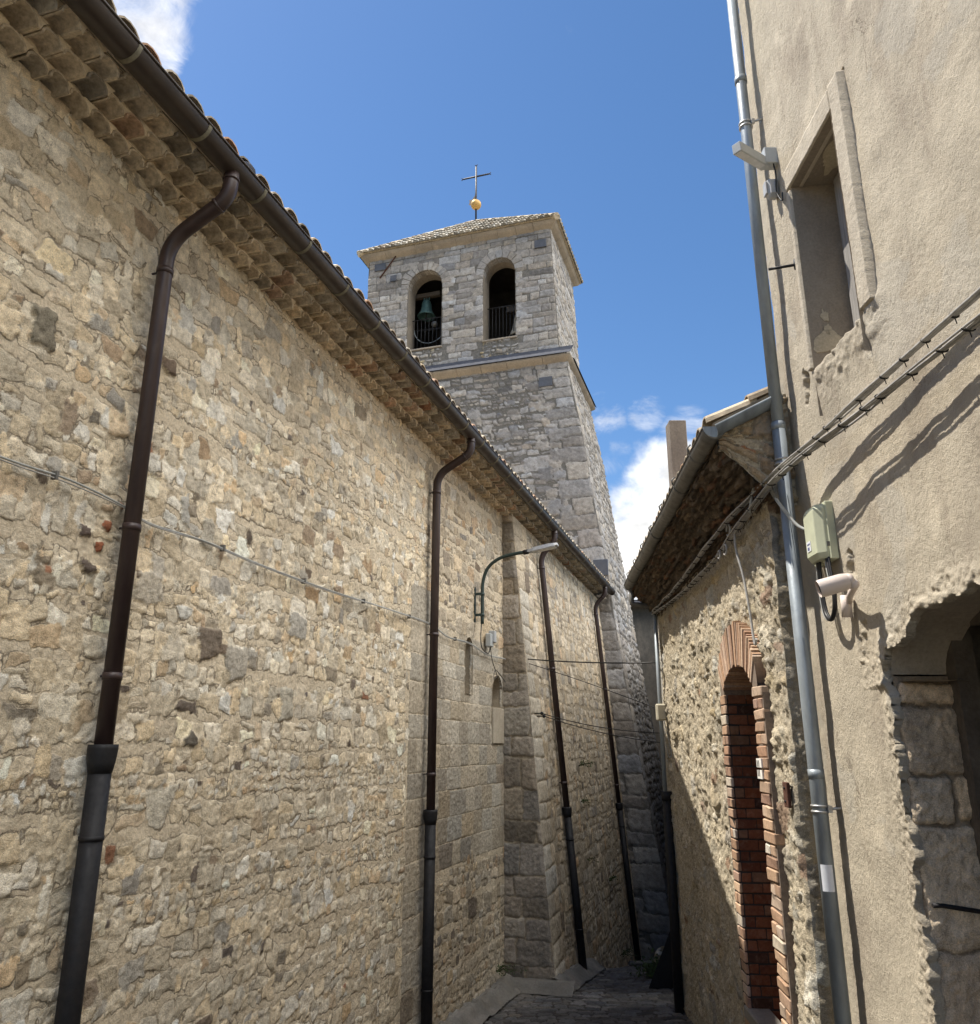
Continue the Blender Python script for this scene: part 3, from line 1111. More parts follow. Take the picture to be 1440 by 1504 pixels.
def roof_mesh(name, s0, s1, n0, length, z0, slope, parent, rng, pitch=.205, axs=None, rowlen=.36, org=CW):
    b = MB()
    s = s0
    nrow = int(length / rowlen)
    while s < s1:
        for r in range(nrow):
            d0 = r * rowlen - rng.uniform(0, .02)
            d1 = (r + 1) * rowlen + .05
            c = tuple(pick([(10, (.40, .34, .26)), (6, (.34, .28, .21)), (5, (.46, .40, .31)), (3, (.42, .27, .18)), (2, (.28, .25, .2))], rng))
            seg = 6
            vv = []
            for (d, rr, lift) in ((d0, .098, .02), (d1, .085, -.012)):
                for k in range(seg + 1):
                    th = math.pi * k / seg
                    vv.append(org(s - math.cos(th) * rr, n0 - d, z0 + d * slope + lift + math.sin(th) * rr * .85))
            for (d, rr, lift) in ((d0, .084, .02),):
                for k in range(seg + 1):
                    th = math.pi * k / seg
                    vv.append(org(s - math.cos(th) * rr, n0 - d, z0 + d * slope + lift + math.sin(th) * rr * .85))
            n1 = seg + 1
            ff = [(k, k + 1, n1 + k + 1, n1 + k) for k in range(seg)] + [(k, 2 * n1 + k, 2 * n1 + k + 1, k + 1) for k in range(seg)]
            b.add(vv, ff, False, c)
        s += pitch * rng.uniform(.96, 1.04)
    # bedding slab under the tiles
    for (d0, d1) in ((.04, length),):
        p = [org(s0 - .1, n0 - d0, z0 + d0 * slope - .01), org(s1 + .1, n0 - d0, z0 + d0 * slope - .01), org(s1 + .1, n0 - d1, z0 + d1 * slope - .01), org(s0 - .1, n0 - d1, z0 + d1 * slope - .01)]
        b.prism(p, (0, 0, -.05), (.3, .25, .18))
    return b.build(name, M['rooftile'], parent)


roof_mesh('roof', .9, 20.95, -3.17, 1.2, 4.05, RS, church, rng)
m = MB()
m.prism([CW(-12, -4.3, 4.05 + 1.1 * RS), CW(21.4, -4.3, 4.05 + 1.1 * RS), CW(21.4, -10, 4.05 + 6.8 * RS), CW(-12, -10, 4.05 + 6.8 * RS)], (0, 0, -.1), (.36, .3, .22))
m.prism([CW(-12, -3.25, 4.05), CW(.85, -3.25, 4.05), CW(.85, -4.3, 4.05 + 1.1 * RS), CW(-12, -4.3, 4.05 + 1.1 * RS)], (0, 0, -.1), (.36, .3, .22))
m.build('roof_slope', M['rooftile'], church)
m = MB()
m.box(CW(5, -10.1, 1.5), AXC, (16, .1, 4.8))
m.build('far_wall', M['fascia'], church)

# gutter
gut = thing('gutter', CW(11, -3.14, 3.84), 'long brown half-round gutter under the church roof tiles', 'gutter')
m = MB()
GN, GZ, GR = -3.14, 3.932, .092


def half_round(m, pts_frames, r, r2, col=None):
    seg = 12
    vs = []
    for (o, a, b) in pts_frames:
        for rr in (r, r2):
            for k in range(seg + 1):
                th = math.pi * k / seg
                vs.append(o + a * (math.cos(th) * rr) - b * (math.sin(th) * rr))
    n1 = seg + 1
    fs = []
    for i in range(len(pts_frames) - 1):
        o0 = i * 2 * n1
        o1 = (i + 1) * 2 * n1
        for k in range(seg):
            fs.append((o0 + k, o0 + k + 1, o1 + k + 1, o1 + k))
            fs.append((o0 + n1 + k, o1 + n1 + k, o1 + n1 + k + 1, o0 + n1 + k + 1))
        fs.append((o0, o1, o1 + n1, o0 + n1))
        fs.append((o0 + seg, o0 + n1 + seg, o1 + n1 + seg, o1 + seg))
    for (o0) in (0, (len(pts_frames) - 1) * 2 * n1):
        fs += [(o0 + k, o0 + n1 + k, o0 + n1 + k + 1, o0 + k + 1) for k in range(seg)]
    m.add(vs, fs, True, col)


half_round(m, [(CW(s, GN, GZ), NV, UP) for s in np.linspace(-3.0, 21.0, 40)], GR, GR - .006)
m.tube([CW(-3, GN + GR, GZ), CW(21.0, GN + GR, GZ)], .009, 8)
m.build('channel', M['gutter'], gut)
m = MB()
s = 2.95
while s < 20.9:
    m = MB()
    half_round(m, [(CW(s - .014, GN, GZ), NV, UP), (CW(s + .014, GN, GZ), NV, UP)], GR + .004, GR - .003)
    m.build('joint_band', M['gutterband'], gut)
    s += .66 if s < 20 else 1
m = MB()
m.tube([CW(20.98, GN, GZ - .012), CW(21.02, GN, GZ - .012)], .085, 16)
m.build('end_cap', M['gutter'], gut)


# four brown downpipes
def downpipe(s, nfun, z_joint, z_low, label, rr=.052, elbow=.26, kink=None, zb=(.6, -.4)):
    foot = CW(s, nfun(z_low), z_low)
    t = thing('downpipe', foot, label, 'downpipe', 'brown downpipes on the church wall')
    b = MB()
    top = [CW(s, GN + .005, GZ - .05), CW(s, GN + .005, 3.66), CW(s, nfun(3.38) + .0, 3.40), CW(s, nfun(z_joint), z_joint)]
    path = fillet(top, .17, 9)
    b.tube(path, rr, 18)
    b.build('pipe', M['brown'], t)
    b = MB()
    for z in (3.16, 1.32, z_joint + .42):
        b = MB()
        b.tube([CW(s, nfun(z), z - .022), CW(s, nfun(z), z + .022)], rr + .005, 18)
        b.tube([CW(s, nfun(z) - .04, z + .005), CW(s, nfun(z) - .2, z)], .008, 6)
        b.build('collar', M['brown'], t)
    b = MB()
    b.tube([CW(s, GN + .005, 3.815), CW(s, GN + .005, 3.795)], rr + .006, 18)
    b.build('collar', M['brown'], t)
    b = MB()
    p0, p1 = path[9], path[11]
    b.tube([p0, p0 + (p1 - p0) / np.linalg.norm(p1 - p0) * .02], rr + .004, 18)
    b.build('collar', M['brown'], t)
    b = MB()
    n2 = lambda z: nfun(z)
    b.tube([CW(s, n2(z_joint), z_joint + .03), CW(s, n2(z_joint), z_joint + .005), CW(s, n2(z_joint - .06), z_joint - .07), CW(s, n2(z_joint - .15), z_joint - .13)], [.083, .084, .077, .066], 18)
    b.tube([CW(s, n2(z_joint - .12), z_joint - .12), CW(s, n2(z_low), z_low)], .064, 18)
    b.build('cast_iron_foot', M['iron'], t)
    b = MB()
    z = z_joint - .48
    while z > z_low + .2:
        b = MB()
        b.tube([CW(s, n2(z), z - .012), CW(s, n2(z), z + .012)], .069, 18)
        b.tube([CW(s + .06, n2(z), z), CW(s + .085, n2(z) - .02, z + .004)], .012, 6)
        b.build('clamp', M['iron'], t)
        z -= 1.35
    b = MB()
    b.sphere(CW(s + .22, GN - .06, GZ + .115), .085, 12, 8, sc=(1, 1, 1.05))
    b.tube([CW(s + .22, GN - .06, GZ + .02), CW(s + .22, GN - .06, GZ + .12)], .08, 12)
    b.build('leaf_guard', M['lead'], t)
    return t


flatn = lambda z: NW + .10
batn = lambda z: float(bat_n(z)) + .09
downpipe(3.98, flatn, -.02, -2.3, 'nearest brown downpipe with a black cast iron lower half, on the sunless rubble church wall')
downpipe(9.26, flatn, -.74, -3.3, 'brown downpipe standing on the ashlar strip just before the street lamp on the church wall')
downpipe(14.15, batn, -1.02, -3.5, 'brown downpipe behind the street lamp head, leaning with the battered church wall')
downpipe(19.85, batn, -1.30, -4.62, 'farthest brown downpipe, in the corner where the church meets the bell tower')

# ------------------------------------------------------------------ bell tower
tower = thing('bell_tower', CW(23.2, -7.7, -5), 'square grey stone bell tower with sloping base, two arched bell openings and a tiled roof', 'bell tower')
TC = -7.72           # centre line
TS1 = 25.1


def tn(z):           # right-hand edge of the battered shaft
    return np.interp(z, [-7, -4.6, -3.55, -1.85, -.55, .6, 1.85, 3.3, 4.7, 6.3, 7.6, 8.95, 10.6, 11.3], [-1.55, -1.95, -2.12, -2.38, -2.58, -2.76, -2.93, -3.13, -3.27, -3.52, -3.69, -3.87, -4.17, -4.27])


def ts(z):           # front of the shaft
    return 20.95 + .3 * np.clip((z + 4) / 15, 0, 1)


trg = np.random.default_rng(23)
# front: rubble field with big quoins at the right edge; u = distance from the right edge
stf = rubble(.75, 5.6, -6, 11.3, trg, pal=GREY, h=(.10, .30), ar=(.9, 2.3), gap=.018, wav=.04, rot=.05, prot=(.01, .035), rad=(.15, .35), irr=.16)
v = -6.0
k = 0
while v < 11.2:
    hh = trg.uniform(.30, .55) if v < 8 else trg.uniform(.26, .36)
    L = (.92, .55)[k % 2] * trg.uniform(.85, 1.15)
    stf.append((L / 2, v + hh / 2, L / 2 - .008, hh / 2 - .012, 0, .03, .03, 0, 0, .02, .02) + tuple(pick(GREY[:4], trg)))
    stf.append((L + .22, v + hh * .35, .18, hh * .28, .05, .05, .03, 0, 0, .2, .2) + tuple(pick(GREY, trg)))
    if k % 2 and trg.random() < .6:
        stf.append((L + .62, v + hh / 2, .2, hh / 2 - .03, .02, .05, .03, 0, 0, .1, .1) + tuple(pick(GREY, trg)))
    v += hh
    k += 1
us = np.arange(0, 5.4, .030)
vs_ = np.arange(-5.8, 11.3, .030)
sheet('front_wall', us, vs_, lambda U, V, H: cwa(ts(V) - H * np.clip(U / .04, 0, 1), tn(V) - U, V), stf, M['tower'], tower, seed=71, warp=(.04, .018), rough=.012)
str_ = rubble(.3, 4.4, -6, 11.3, trg, pal=GREY, h=(.10, .28), ar=(.9, 2.2), gap=.016, wav=.04, rot=.06, prot=(.015, .045), rad=(.15, .35), irr=.18)
v = -6.0
while v < 11.2:
    hh = trg.uniform(.26, .42)
    L = trg.uniform(.25, .55)
    str_.append((L / 2, v + hh / 2, L / 2 - .008, hh / 2 - .012, 0, .03, .03, 0, 0, .02, .02) + tuple(pick(GREY[:4], trg)))
    v += hh
us = np.arange(0, 4.35, .032)
vs_ = np.arange(-6.8, 11.3, .032)
sheet('side_wall', us, vs_, lambda U, V, H: cwa(ts(V) + U * (TS1 + .4 * np.clip((11 - V) / 15, 0, 1) - ts(V)) / 4.3, tn(V) + H * np.clip(U / .04, 0, 1), V), str_, M['tower'], tower, seed=81, warp=(.04, .018), rough=.012)
m = MB()
zz = [-7, 4, 11.3]
for z0, z1 in zip(zz[:-1], zz[1:]):
    q = []
    for z in (z0, z1):
        r_ = tn(z) - .02
        l_ = 2 * TC - r_
        q += [CW(ts(z) + .03, l_, z), CW(25.3, l_, z), CW(25.3, r_, z), CW(ts(z) + .03, r_, z)]
    m.add(q, [(0, 1, 5, 4), (1, 2, 6, 5)])
    q2 = []
    for z in (z0, z1):
        q2 += [CW(ts(z) + .01, tn(z) - 5.3, z), CW(ts(z) + .01, 2 * TC - tn(z) + .02, z)]
    m.add(q2, [(0, 1, 3, 2)])
m.build('rear_walls', M['tower'], tower)


# mouldings
def ring(prof, s_front, nr, nl, s_back, parent, name, mat, zbase, rg=np.random.default_rng(77)):
    """moulding of cut blocks run round front and sides; prof = list of (outward, dz)"""
    b = MB()

    def run(length, pos, a_end, b_end):
        x = 0.0
        first = True
        while x < length - .01:
            x1 = min(x + rg.uniform(.55, 1.25), length)
            if length - x1 < .35:
                x1 = length
            last = x1 >= length - .01
            vs = []
            for e in (0, 1):
                for (o, dz) in prof:
                    q = x + .006 if e == 0 else x1 - .006
                    if e == 0 and first:
                        q = -max(o, 0) * a_end
                    if e == 1 and last:
                        q = length + max(o, 0) * b_end
                    vs.append(pos(q, o, zbase + dz))
            k = len(prof)
            b.add(vs, [(i, i + 1, k + i + 1, k + i) for i in range(k - 1)] + [tuple(range(k)), tuple(range(k, 2 * k))[::-1]])
            x = x1
            first = False
    run(nr - nl, lambda q, o, z: CW(s_front - o, nl + q, z), 1, 1)
    run(s_back - s_front, lambda q, o, z: CW(s_front + q, nr + o, z), 1, 1)
    run(s_back - s_front, lambda q, o, z: CW(s_front + q, nl - o, z), 1, 1)
    run(nr - nl, lambda q, o, z: CW(s_back + o, nl + q, z), 1, 1)
    return b.build(name, mat, parent)


BS, BN, BL = 21.52, -4.44, -11.0          # belfry front, right, left
BB = 25.0


def bn(z):           # the right side of the belfry leans in a little
    return -4.49 - .044 * (z - 11.45)


ring([(-.2, .13), (.0, .14), (.03, .16), (.09, .20), (.16, .255), (.20, .30), (.20, .335), (-.2, .34)], 21.24, -4.27, 2 * TC + 4.27, 25.1, tower, 'string_course', M['cornice'], 10.79)
# joint lines of the string course and lead flashing on top
m = MB()
m.prism([CW(21.0, -4.05, 11.135), CW(21.0, -11.4, 11.135), CW(BS - .004, -11.4, 11.60), CW(BS - .004, -4.05, 11.60)], (0, 0, .012))
m.prism([CW(BS, -4.03, 11.135), CW(25.3, -4.03, 11.135), CW(25.3, BN - .045, 11.60), CW(BS, BN - .045, 11.60)], (0, 0, .012))
m.build('lead_flashing', M['lead'], tower)
ring([(-.2, .15), (.0, .16), (.03, .18), (.10, .22), (.17, .27), (.22, .33), (.23, .37), (-.2, .38)], BS, bn(15.8), BL, BB, tower, 'top_cornice', M['cornice'], 15.63)

# belfry
AR1 = (-8.92, .60, 12.26, 14.52)
AR2 = (-6.38, .53, 12.20, 14.56)


def two_arch(n, z, g=0.0):
    return arch_in(n, z, *AR1, grow=g) | arch_in(n, z, *AR2, grow=g)


stbf = ashlar(BL, BN, 11.3, 15.95, trg, pal=GREY, w=(.28, .85), h=(.16, .30), gap=.010, prot=(.012, .03), irr=.06, jit=.006, rad=(.05, .2))
stbf = [q for q in stbf if not (arch_in(q[0], q[1], *AR1, grow=.2) | arch_in(q[0], q[1], *AR2, grow=.2)) or q[1] < 12.1]
stbf = [q for q in stbf if not (q[1] < 12.15 and (abs(q[0] - AR1[0]) < .7 or abs(q[0] - AR2[0]) < .6))]
for a in (AR1, AR2):
    stbf += [q for q in rubble(a[0] - .55, a[0] + .55, 11.5, 12.2, trg, pal=GREY + [(20, (.36, .29, .18))], h=(.08, .16), gap=.02, prot=(.01, .04))]
    for sgn in (-1, 1):      # jamb blocks
        v = a[2]
        kk = 0
        while v < a[3] - .05:
            hh = trg.uniform(.2, .34)
            L = (.42, .26)[kk % 2]
            stbf.append((a[0] + sgn * (a[1] + L / 2), v + hh / 2, L / 2 - .008, hh / 2 - .01, 0, .03, .022, 0, 0, .02, .02) + tuple(pick(GREY[:4], trg)))
            v += hh
            kk += 1
us = np.arange(BL, BN + .001, .028)
vs_ = np.arange(11.3, 15.98, .028)
sheet('belfry_front', us, vs_, lambda U, V, H: cwa(BS - H * np.clip((BN - U) / .04, 0, 1), U + (bn(V) - BN) * np.clip((U + 5.8) / (BN + 5.8), 0, 1), V), stbf, M['tower'], tower, seed=91, warp=(.02, .012), rough=.012, hole=lambda u, v: two_arch(u, v, -.005), rim=.04)
stbr = ashlar(0, 3.5, 11.3, 15.95, trg, pal=GREY, w=(.2, .5), h=(.14, .26), gap=.012, prot=(.015, .045), irr=.12, jit=.012, rad=(.1, .3))
us = np.arange(0, BB - BS, .03)
vs_ = np.arange(11.3, 15.98, .03)
sheet('belfry_side', us, vs_, lambda U, V, H: cwa(BS + U, bn(V) + H * np.clip(U / .04, 0, 1), V), stbr, M['tower'], tower, seed=95, warp=(.02, .014), rough=.014)
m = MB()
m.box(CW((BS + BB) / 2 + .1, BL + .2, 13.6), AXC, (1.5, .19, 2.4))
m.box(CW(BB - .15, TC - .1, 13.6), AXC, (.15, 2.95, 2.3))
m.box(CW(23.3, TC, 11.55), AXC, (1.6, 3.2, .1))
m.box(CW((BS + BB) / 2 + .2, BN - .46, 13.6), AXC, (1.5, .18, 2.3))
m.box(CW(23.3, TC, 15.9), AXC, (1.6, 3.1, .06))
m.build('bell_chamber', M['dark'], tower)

# arch reveals and voussoirs
for ai, a in enumerate((AR1, AR2)):
    c, hw, v0, vsp = a
    ol = [(c - hw, v0)] + [(c - hw, vsp - .0)] + [(c - hw * math.cos(t), vsp + hw * math.sin(t)) for t in np.linspace(0, math.pi, 19)[1:-1]] + [(c + hw, vsp), (c + hw, v0)]
    b = MB()
    dep = .62
    vs2 = [CW(BS - .012, n, z) for n, z in ol] + [CW(BS + dep, n, z) for n, z in ol]
    k = len(ol)
    b.add(vs2, [(i, i + 1, k + i + 1, k + i) for i in range(k - 1)] + [(k - 1, 0, k, 2 * k - 1)], False)
    b.build('arch_reveal', M['reveal'], tower)
    b = MB()
    nvou = 13 if ai == 0 else 9
    for i in range(nvou):
        t0 = math.pi * i / nvou + .012
        t1 = math.pi * (i + 1) / nvou - .012
        r1 = hw + trg.uniform(.24, .34)
        col = tuple(pick(GREY[:4], trg))
        pts = []
        for (rr, tt) in ((hw - .006, t0), (hw - .006, (t0 + t1) / 2), (hw - .006, t1), (r1, t1), (r1, (t0 + t1) / 2), (r1, t0)):
            pts.append(CW(BS - .030 - trg.uniform(0, .008), c - rr * math.cos(tt), vsp + rr * math.sin(tt)))
        b.prism(pts, SV * .3, col)
    b.build('arch_stones', M['voussoir'], tower, bevel=.01)
    # sill and railing
    b = MB()
    b.box(CW(BS + .28, c, v0 - .03), AXC, (.33, hw + .03, .03), ch=.01)
    b.build('sill', M['cornice'], tower)
    b = MB()
    zt = 13.55
    zlow = v0 + .02
    for kk in range(9):
        n = c - hw + .06 + (2 * hw - .12) * kk / 8
        b.tube([CW(BS + .42, n, zlow), CW(BS + .42, n, zt)], .011, 6)
    b.tube([CW(BS + .42, c - hw + .01, zt), CW(BS + .42, c + hw - .01, zt)], .017, 6)
    b.tube([CW(BS + .42, c - hw + .01, zlow + .08), CW(BS + .42, c + hw - .01, zlow + .08)], .013, 6)
    b.build('railing', M['blackmetal'], tower)

# tie plates
for (s_, n_, z_, hn, hz) in ((BS, -5.0, 15.30, .19, .14), (BS, -10.55, 15.52, .20, .13), (BS, -10.05, 15.0, .11, .11), (21.24, -4.86, 10.36, .20, .15), (21.10, -3.42, 4.62, .20, .22)):
    b = MB()
    b.box(CW(s_ - .04, n_, z_), AXC, (.03, hn, hz), ch=.006)
    b.build('anchor_plate', M['plate'], tower)
b = MB()
b.tube([CW(BS - .05, -10.55, 15.1), CW(BS - .06, -9.98, 15.85)], .022, 6)
b.build('slanted_bar', M['rust'], tower)

# tower roof (pyramid of barrel tiles) with a thin slab under it
AP = CW(23.25, -7.75, 17.92)
E0 = .29
BT = bn(15.8)
cor = [CW(BS - E0, BL - E0, 16.02), CW(BS - E0, BT + E0, 16.02), CW(BB + E0, BT + E0, 16.02), CW(BB + E0, BL - E0, 16.02)]
m = MB()
m.add(cor + [AP], [(0, 1, 4), (1, 2, 4), (2, 3, 4), (3, 0, 4)], False, (.34, .29, .21))
m.prism(cor[::-1], (0, 0, .03), (.4, .34, .25))


def tri_tiles(m, a, b_, ap, rng, pitch=.2, rowlen=.33):
    e = b_ - a
    L = np.linalg.norm(e)
    e = e / L
    mid = (ap - a) - e * ((ap - a) @ e)
    Hh = np.linalg.norm(mid)
    up = mid / Hh
    foot = (ap - a) @ e
    nrm = np.cross(e, up)
    if nrm[2] < 0:
        nrm = -nrm
    k = int(L / pitch)
    for i in range(k):
        x = (i + .5) * L / k
        lim = Hh * (x / foot if x < foot else (L - x) / (L - foot))
        d = -.03
        while d < lim - .05:
            d1 = min(d + rowlen + .04, lim + .03)
            c = tuple(pick([(10, (.34, .31, .26)), (8, (.27, .245, .205)), (6, (.42, .385, .33)), (2, (.30, .24, .18)), (4, (.19, .175, .15))], rng))
            vv = []
            for (dd, rr, lf) in ((d, .098, .035), (d1, .082, .0)):
                for q in range(7):
                    th = math.pi * q / 6
                    vv.append(a + e * (x - math.cos(th) * rr) + up * dd + nrm * (lf + math.sin(th) * rr * .8))
            ff = [(q, q + 1, 8 + q, 7 + q) for q in range(6)] + [tuple(range(7))]
            m.add(vv, ff, False, c)
            d += rowlen


tri_tiles(m, cor[0], cor[1], AP, trg)
tri_tiles(m, cor[1], cor[2], AP, trg)
tri_tiles(m, cor[3], cor[0], AP, trg)
# hips
for cc_ in (cor[0], cor[1]):
    d = AP - cc_
    for i in range(11):
        m.tube([cc_ + d * (i / 11), cc_ + d * ((i + 1.15) / 11)], [.115, .095], 8, tuple(pick([(5, (.46, .4, .3)), (3, (.38, .32, .24))], trg)))
m.build('roof', M['rooftile'], tower)

# cross on the roof
cross = thing('roof_cross', AP + np.array([0, 0, -.05]), 'slim iron cross over a gilt ball on the bell tower roof', 'cross')
PX = CW(23.25, -7.75, 0)
P_ = lambda dn, z: PX + NV * dn + np.array([0, 0, z])
b = MB()
b.tube([P_(0, 17.8), P_(0, 20.28)], .032, 8)
b.tube([P_(-.48, 19.86), P_(.48, 19.86)], .030, 8)
b.build('cross_bars', M['blackmetal'], cross)
b = MB()
for (dn, z, ux, uz) in ((-.51, 19.86, -1, 0), (.51, 19.86, 1, 0), (0, 20.32, 0, 1)):
    b = MB()
    for sg in (-1, 1):
        b.tube([P_(dn, z), P_(dn + ux * .05 + uz * sg * .05, z + uz * .05 + ux * sg * .05)], .014, 6)
    b.sphere(P_(dn, z), .028, 8, 6)
    b.build('finial', M['lead'], cross)
b = MB()
b.sphere(P_(0, 18.66), .19, 20, 14)
b.build('ball', M['gold'], cross)
b = MB()
vane = [(-.02, 19.28), (-.05, 19.05), (-.14, 18.92), (-.27, 18.90), (-.24, 18.84), (-.27, 18.72), (-.22, 18.70), (-.16, 18.78), (-.02, 18.82)]
b.prism([P_(q, z) for q, z in vane], SV * .02)
b.build('vane', M['cornice'], cross)

# bells
bell = thing('bell', CW(22.3, -9.17, 13.9), 'green bronze bell with a thin hoop below, in the left belfry arch', 'bell')
bc = CW(22.3, -9.17, 13.90)
b = MB()
b.lathe(bc, [(.02, .58), (.08, .57), (.135, .53), (.165, .44), (.18, .28), (.21, .14), (.265, .04), (.31, -.02), (.30, -.045), (.24, 0), (.16, .25), (.0, .5)], 24)
b.build('bell_body', M['bronze'], bell)
for q in (-.075, 0, .075):
    b = MB()
    b.tube([bc + NV * q + UP * .56, bc + NV * q * 1.3 + UP * .70], .025, 8)
    b.build('bell_crown', M['bronze'], bell)
b = MB()
b.box(bc + UP * .76, AXC, (.08, .50, .075), ch=.01)
b.build('headstock', M['darkwood'], bell)
b = MB()
b.tube([bc + UP * .5, bc - UP * .09], .016, 6)
b.sphere(bc - UP * .1, .042, 8, 6)
b.build('clapper', M['iron'], bell)
wc = CW(22.15, -8.98, 13.33)
b = MB()
b.tube([wc + NV * .55 * math.cos(q) + UP * .55 * math.sin(q) for q in np.linspace(math.pi * 1.0, math.pi * 2.0, 24)], .016, 6)
b.build('hoop', M['galv'], bell)
b = MB()
b.sphere(wc + NV * .13 + UP * .17 + SV * .1, .11, 10, 8)
b.build('hub', M['galvdark'], bell)
b = MB()
b.tube([wc - NV * .75 + UP * .02 + SV * .1, wc + NV * .7 - UP * .02 + SV * .1], .03, 6)
b.build('axle', M['iron'], bell)
bell2 = thing('bell', CW(22.3, -6.05, 12.6), 'large dull bell half hidden low in the right arch of the bell tower', 'bell')
b = MB()
b.lathe(CW(22.35, -5.82, 12.55), [(.02, .95), (.16, .93), (.26, .84), (.31, .6), (.36, .32), (.44, .1), (.5, 0), (.47, -.03), (.3, .3), (0, .8)], 24)
b.build('bell_body', M['jamb'], bell2)
b = MB()
b.box(CW(22.35, -5.9, 13.62), AXC, (.1, .45, .1), ch=.01)
b.build('headstock', M['darkwood'], bell2)

# ------------------------------------------------------------------ street lamp on the church wall
lamp = thing('street_lamp', CW(11.16, -3.66, 1.7), 'grey street lamp on a curved dark green arm bolted to the church wall', 'street lamp')
b = MB()
arm = smooth_path([CW(11.16, -3.585, 1.72), CW(11.16, -3.585, 2.1), CW(11.16, -3.575, 2.35), CW(11.16, -3.50, 2.55), CW(11.16, -3.33, 2.68), CW(11.16, -3.1, 2.735), CW(11.16, -2.89, 2.755)], 6)
b.tube(arm, .026, 10)
b.build('arm', M['lampgreen'], lamp)
b = MB()
for z in (1.85, 2.16):
    b = MB()
    b.tube([CW(11.16, -3.585, z - .02), CW(11.16, -3.585, z + .02)], .034, 10)
    b.box(CW(11.13, -3.64, z), AXC, (.012, .06, .018))
    b.build('bracket', M['lampgreen'], lamp)
b = MB()
b.box(CW(11.12, -3.69, 2.0), AXC, (.02, .012, .26))
b.build('back_plate', M['lampgreen'], lamp)
b = MB()
d = (CW(11.16, -2.43, 2.83) - CW(11.16, -2.9, 2.755))
L = np.linalg.norm(d)
d /= L
up2 = np.cross(SV, d)
up2 = up2 if up2[2] > 0 else -up2
c0 = CW(11.16, -2.9, 2.755)
hw = [(0, .030, .022), (.04, .045, .035), (.12, .075, .045), (L * .75, .085, .045), (L, .065, .028)]
vs = []
for (x, w, h) in hw:
    o = c0 + d * x
    for (p, q) in ((-1, -.55), (-.8, .7), (0, 1), (.8, .7), (1, -.55)):
        vs.append(o + SV * p * w + up2 * q * h)
fs = [(i * 5 + k, i * 5 + (k + 1) % 5, (i + 1) * 5 + (k + 1) % 5, (i + 1) * 5 + k) for i in range(4) for k in range(5)] + [(4, 3, 2, 1, 0), (20, 21, 22, 23, 24)]
b.add(vs, fs)
b.build('lamp_head', M['lamphead'], lamp)
b = MB()
b.box(c0 + d * L * .56 - up2 * .028, [d, SV, up2], (L * .36, .062, .006))
b.build('lamp_lens', M['lampglass'], lamp)
b = MB()
b.tube([c0 - d * .05, c0 + d * .03], .036, 10)
b.build('lamp_neck', M['blackmetal'], lamp)

jb = thing('junction_box', CW(11.66, -3.68, 1.5), 'small pale grey wall box with loose wires beneath the street lamp', 'junction box')
b = MB()
b.box(CW(11.66, -3.63, 1.54), AXC, (.075, .045, .10), ch=.012)
b.build('box', M['boxgrey'], jb)
b = MB()
b.box(CW(11.72, -3.60, 1.60), AXC, (.05, .05, .09), ch=.01)
b.build('lid', M['lamphead'], jb)
b = MB()
b.tube(smooth_path([CW(11.16, -3.6, 1.72), CW(11.2, -3.62, 1.5), CW(11.3, -3.63, 1.38), CW(11.6, -3.63, 1.34), CW(11.7, -3.63, 1.45)], 6), .008, 6)
b.tube(smooth_path([CW(11.7, -3.63, 1.46), CW(11.8, -3.63, 1.25), CW(12.0, -3.62, 1.05), CW(11.85, -3.62, .98), CW(11.95, -3.62, 1.12), CW(12.4, -3.6, .98)], 6), .006, 6)
b.build('lead_wire', M['thinwire'], jb)

# cable clipped along the church wall
cab = thing('wall_cable', CW(5, -3.68, 1.4), 'thin grey cable clipped along the rubble church wall, passing behind two downpipes', 'cable')
cpts = [(-1.0, 1.50), (.6, 1.46), (2.0, 1.47), (3.05, 1.47), (3.5, 1.49), (3.94, 1.46), (4.2, 1.41), (4.78, 1.43), (5.48, 1.41), (6.62, 1.41), (7.83, 1.44), (9.23, 1.46), (9.9, 1.38), (10.8, 1.40), (11.6, 1.33), (12.6, 1.36)]
b = MB()
b.tube(smooth_path([CW(s, -3.655, z) for s, z in cpts], 8), .007, 8)
b.build('sheath', M['wirecable'], cab)
b = MB()
b.tube(smooth_path([CW(s, -3.650 + .008 * math.sin(s * 5), z - .014 - .006 * math.sin(s * 2.3)) for s, z in cpts], 8), .0045, 8)
b.build('second_strand', M['cable'], cab)
b = MB()
for (s, z) in ((3.4, 1.485), (5.0, 1.43), (6.2, 1.41), (7.4, 1.43), (8.6, 1.45), (10.2, 1.385)):
    b = MB()
    b.box(CW(s, -3.66, z), AXC, (.008, .02, .024))
    b.build('clip', M['galvdark'], cab)

# wires crossing the alley
FARP = np.array([2.425, 11.72, 0])


def wire(name_label, p0, p1, sag, r=.0065, mat='thinwire', ins=None):
    t = thing('overhead_wire', (np.array(p0) + np.array(p1)) / 2 - UP * sag, name_label, 'wire', 'wires crossing the alley')
    b = MB()
    b.tube([np.array(p0) * (1 - q) + np.array(p1) * q - UP * sag * 4 * q * (1 - q) for q in np.linspace(0, 1, 17)], r, 6)
    b.build('strand', M[mat], t)
    b = MB()
    b.sphere(p0, .028, 8, 6)
    b.tube([np.array(p0), np.array(p0) - NV * .12], .01, 6)
    b.build('insulator', M['black'], t)
    return t


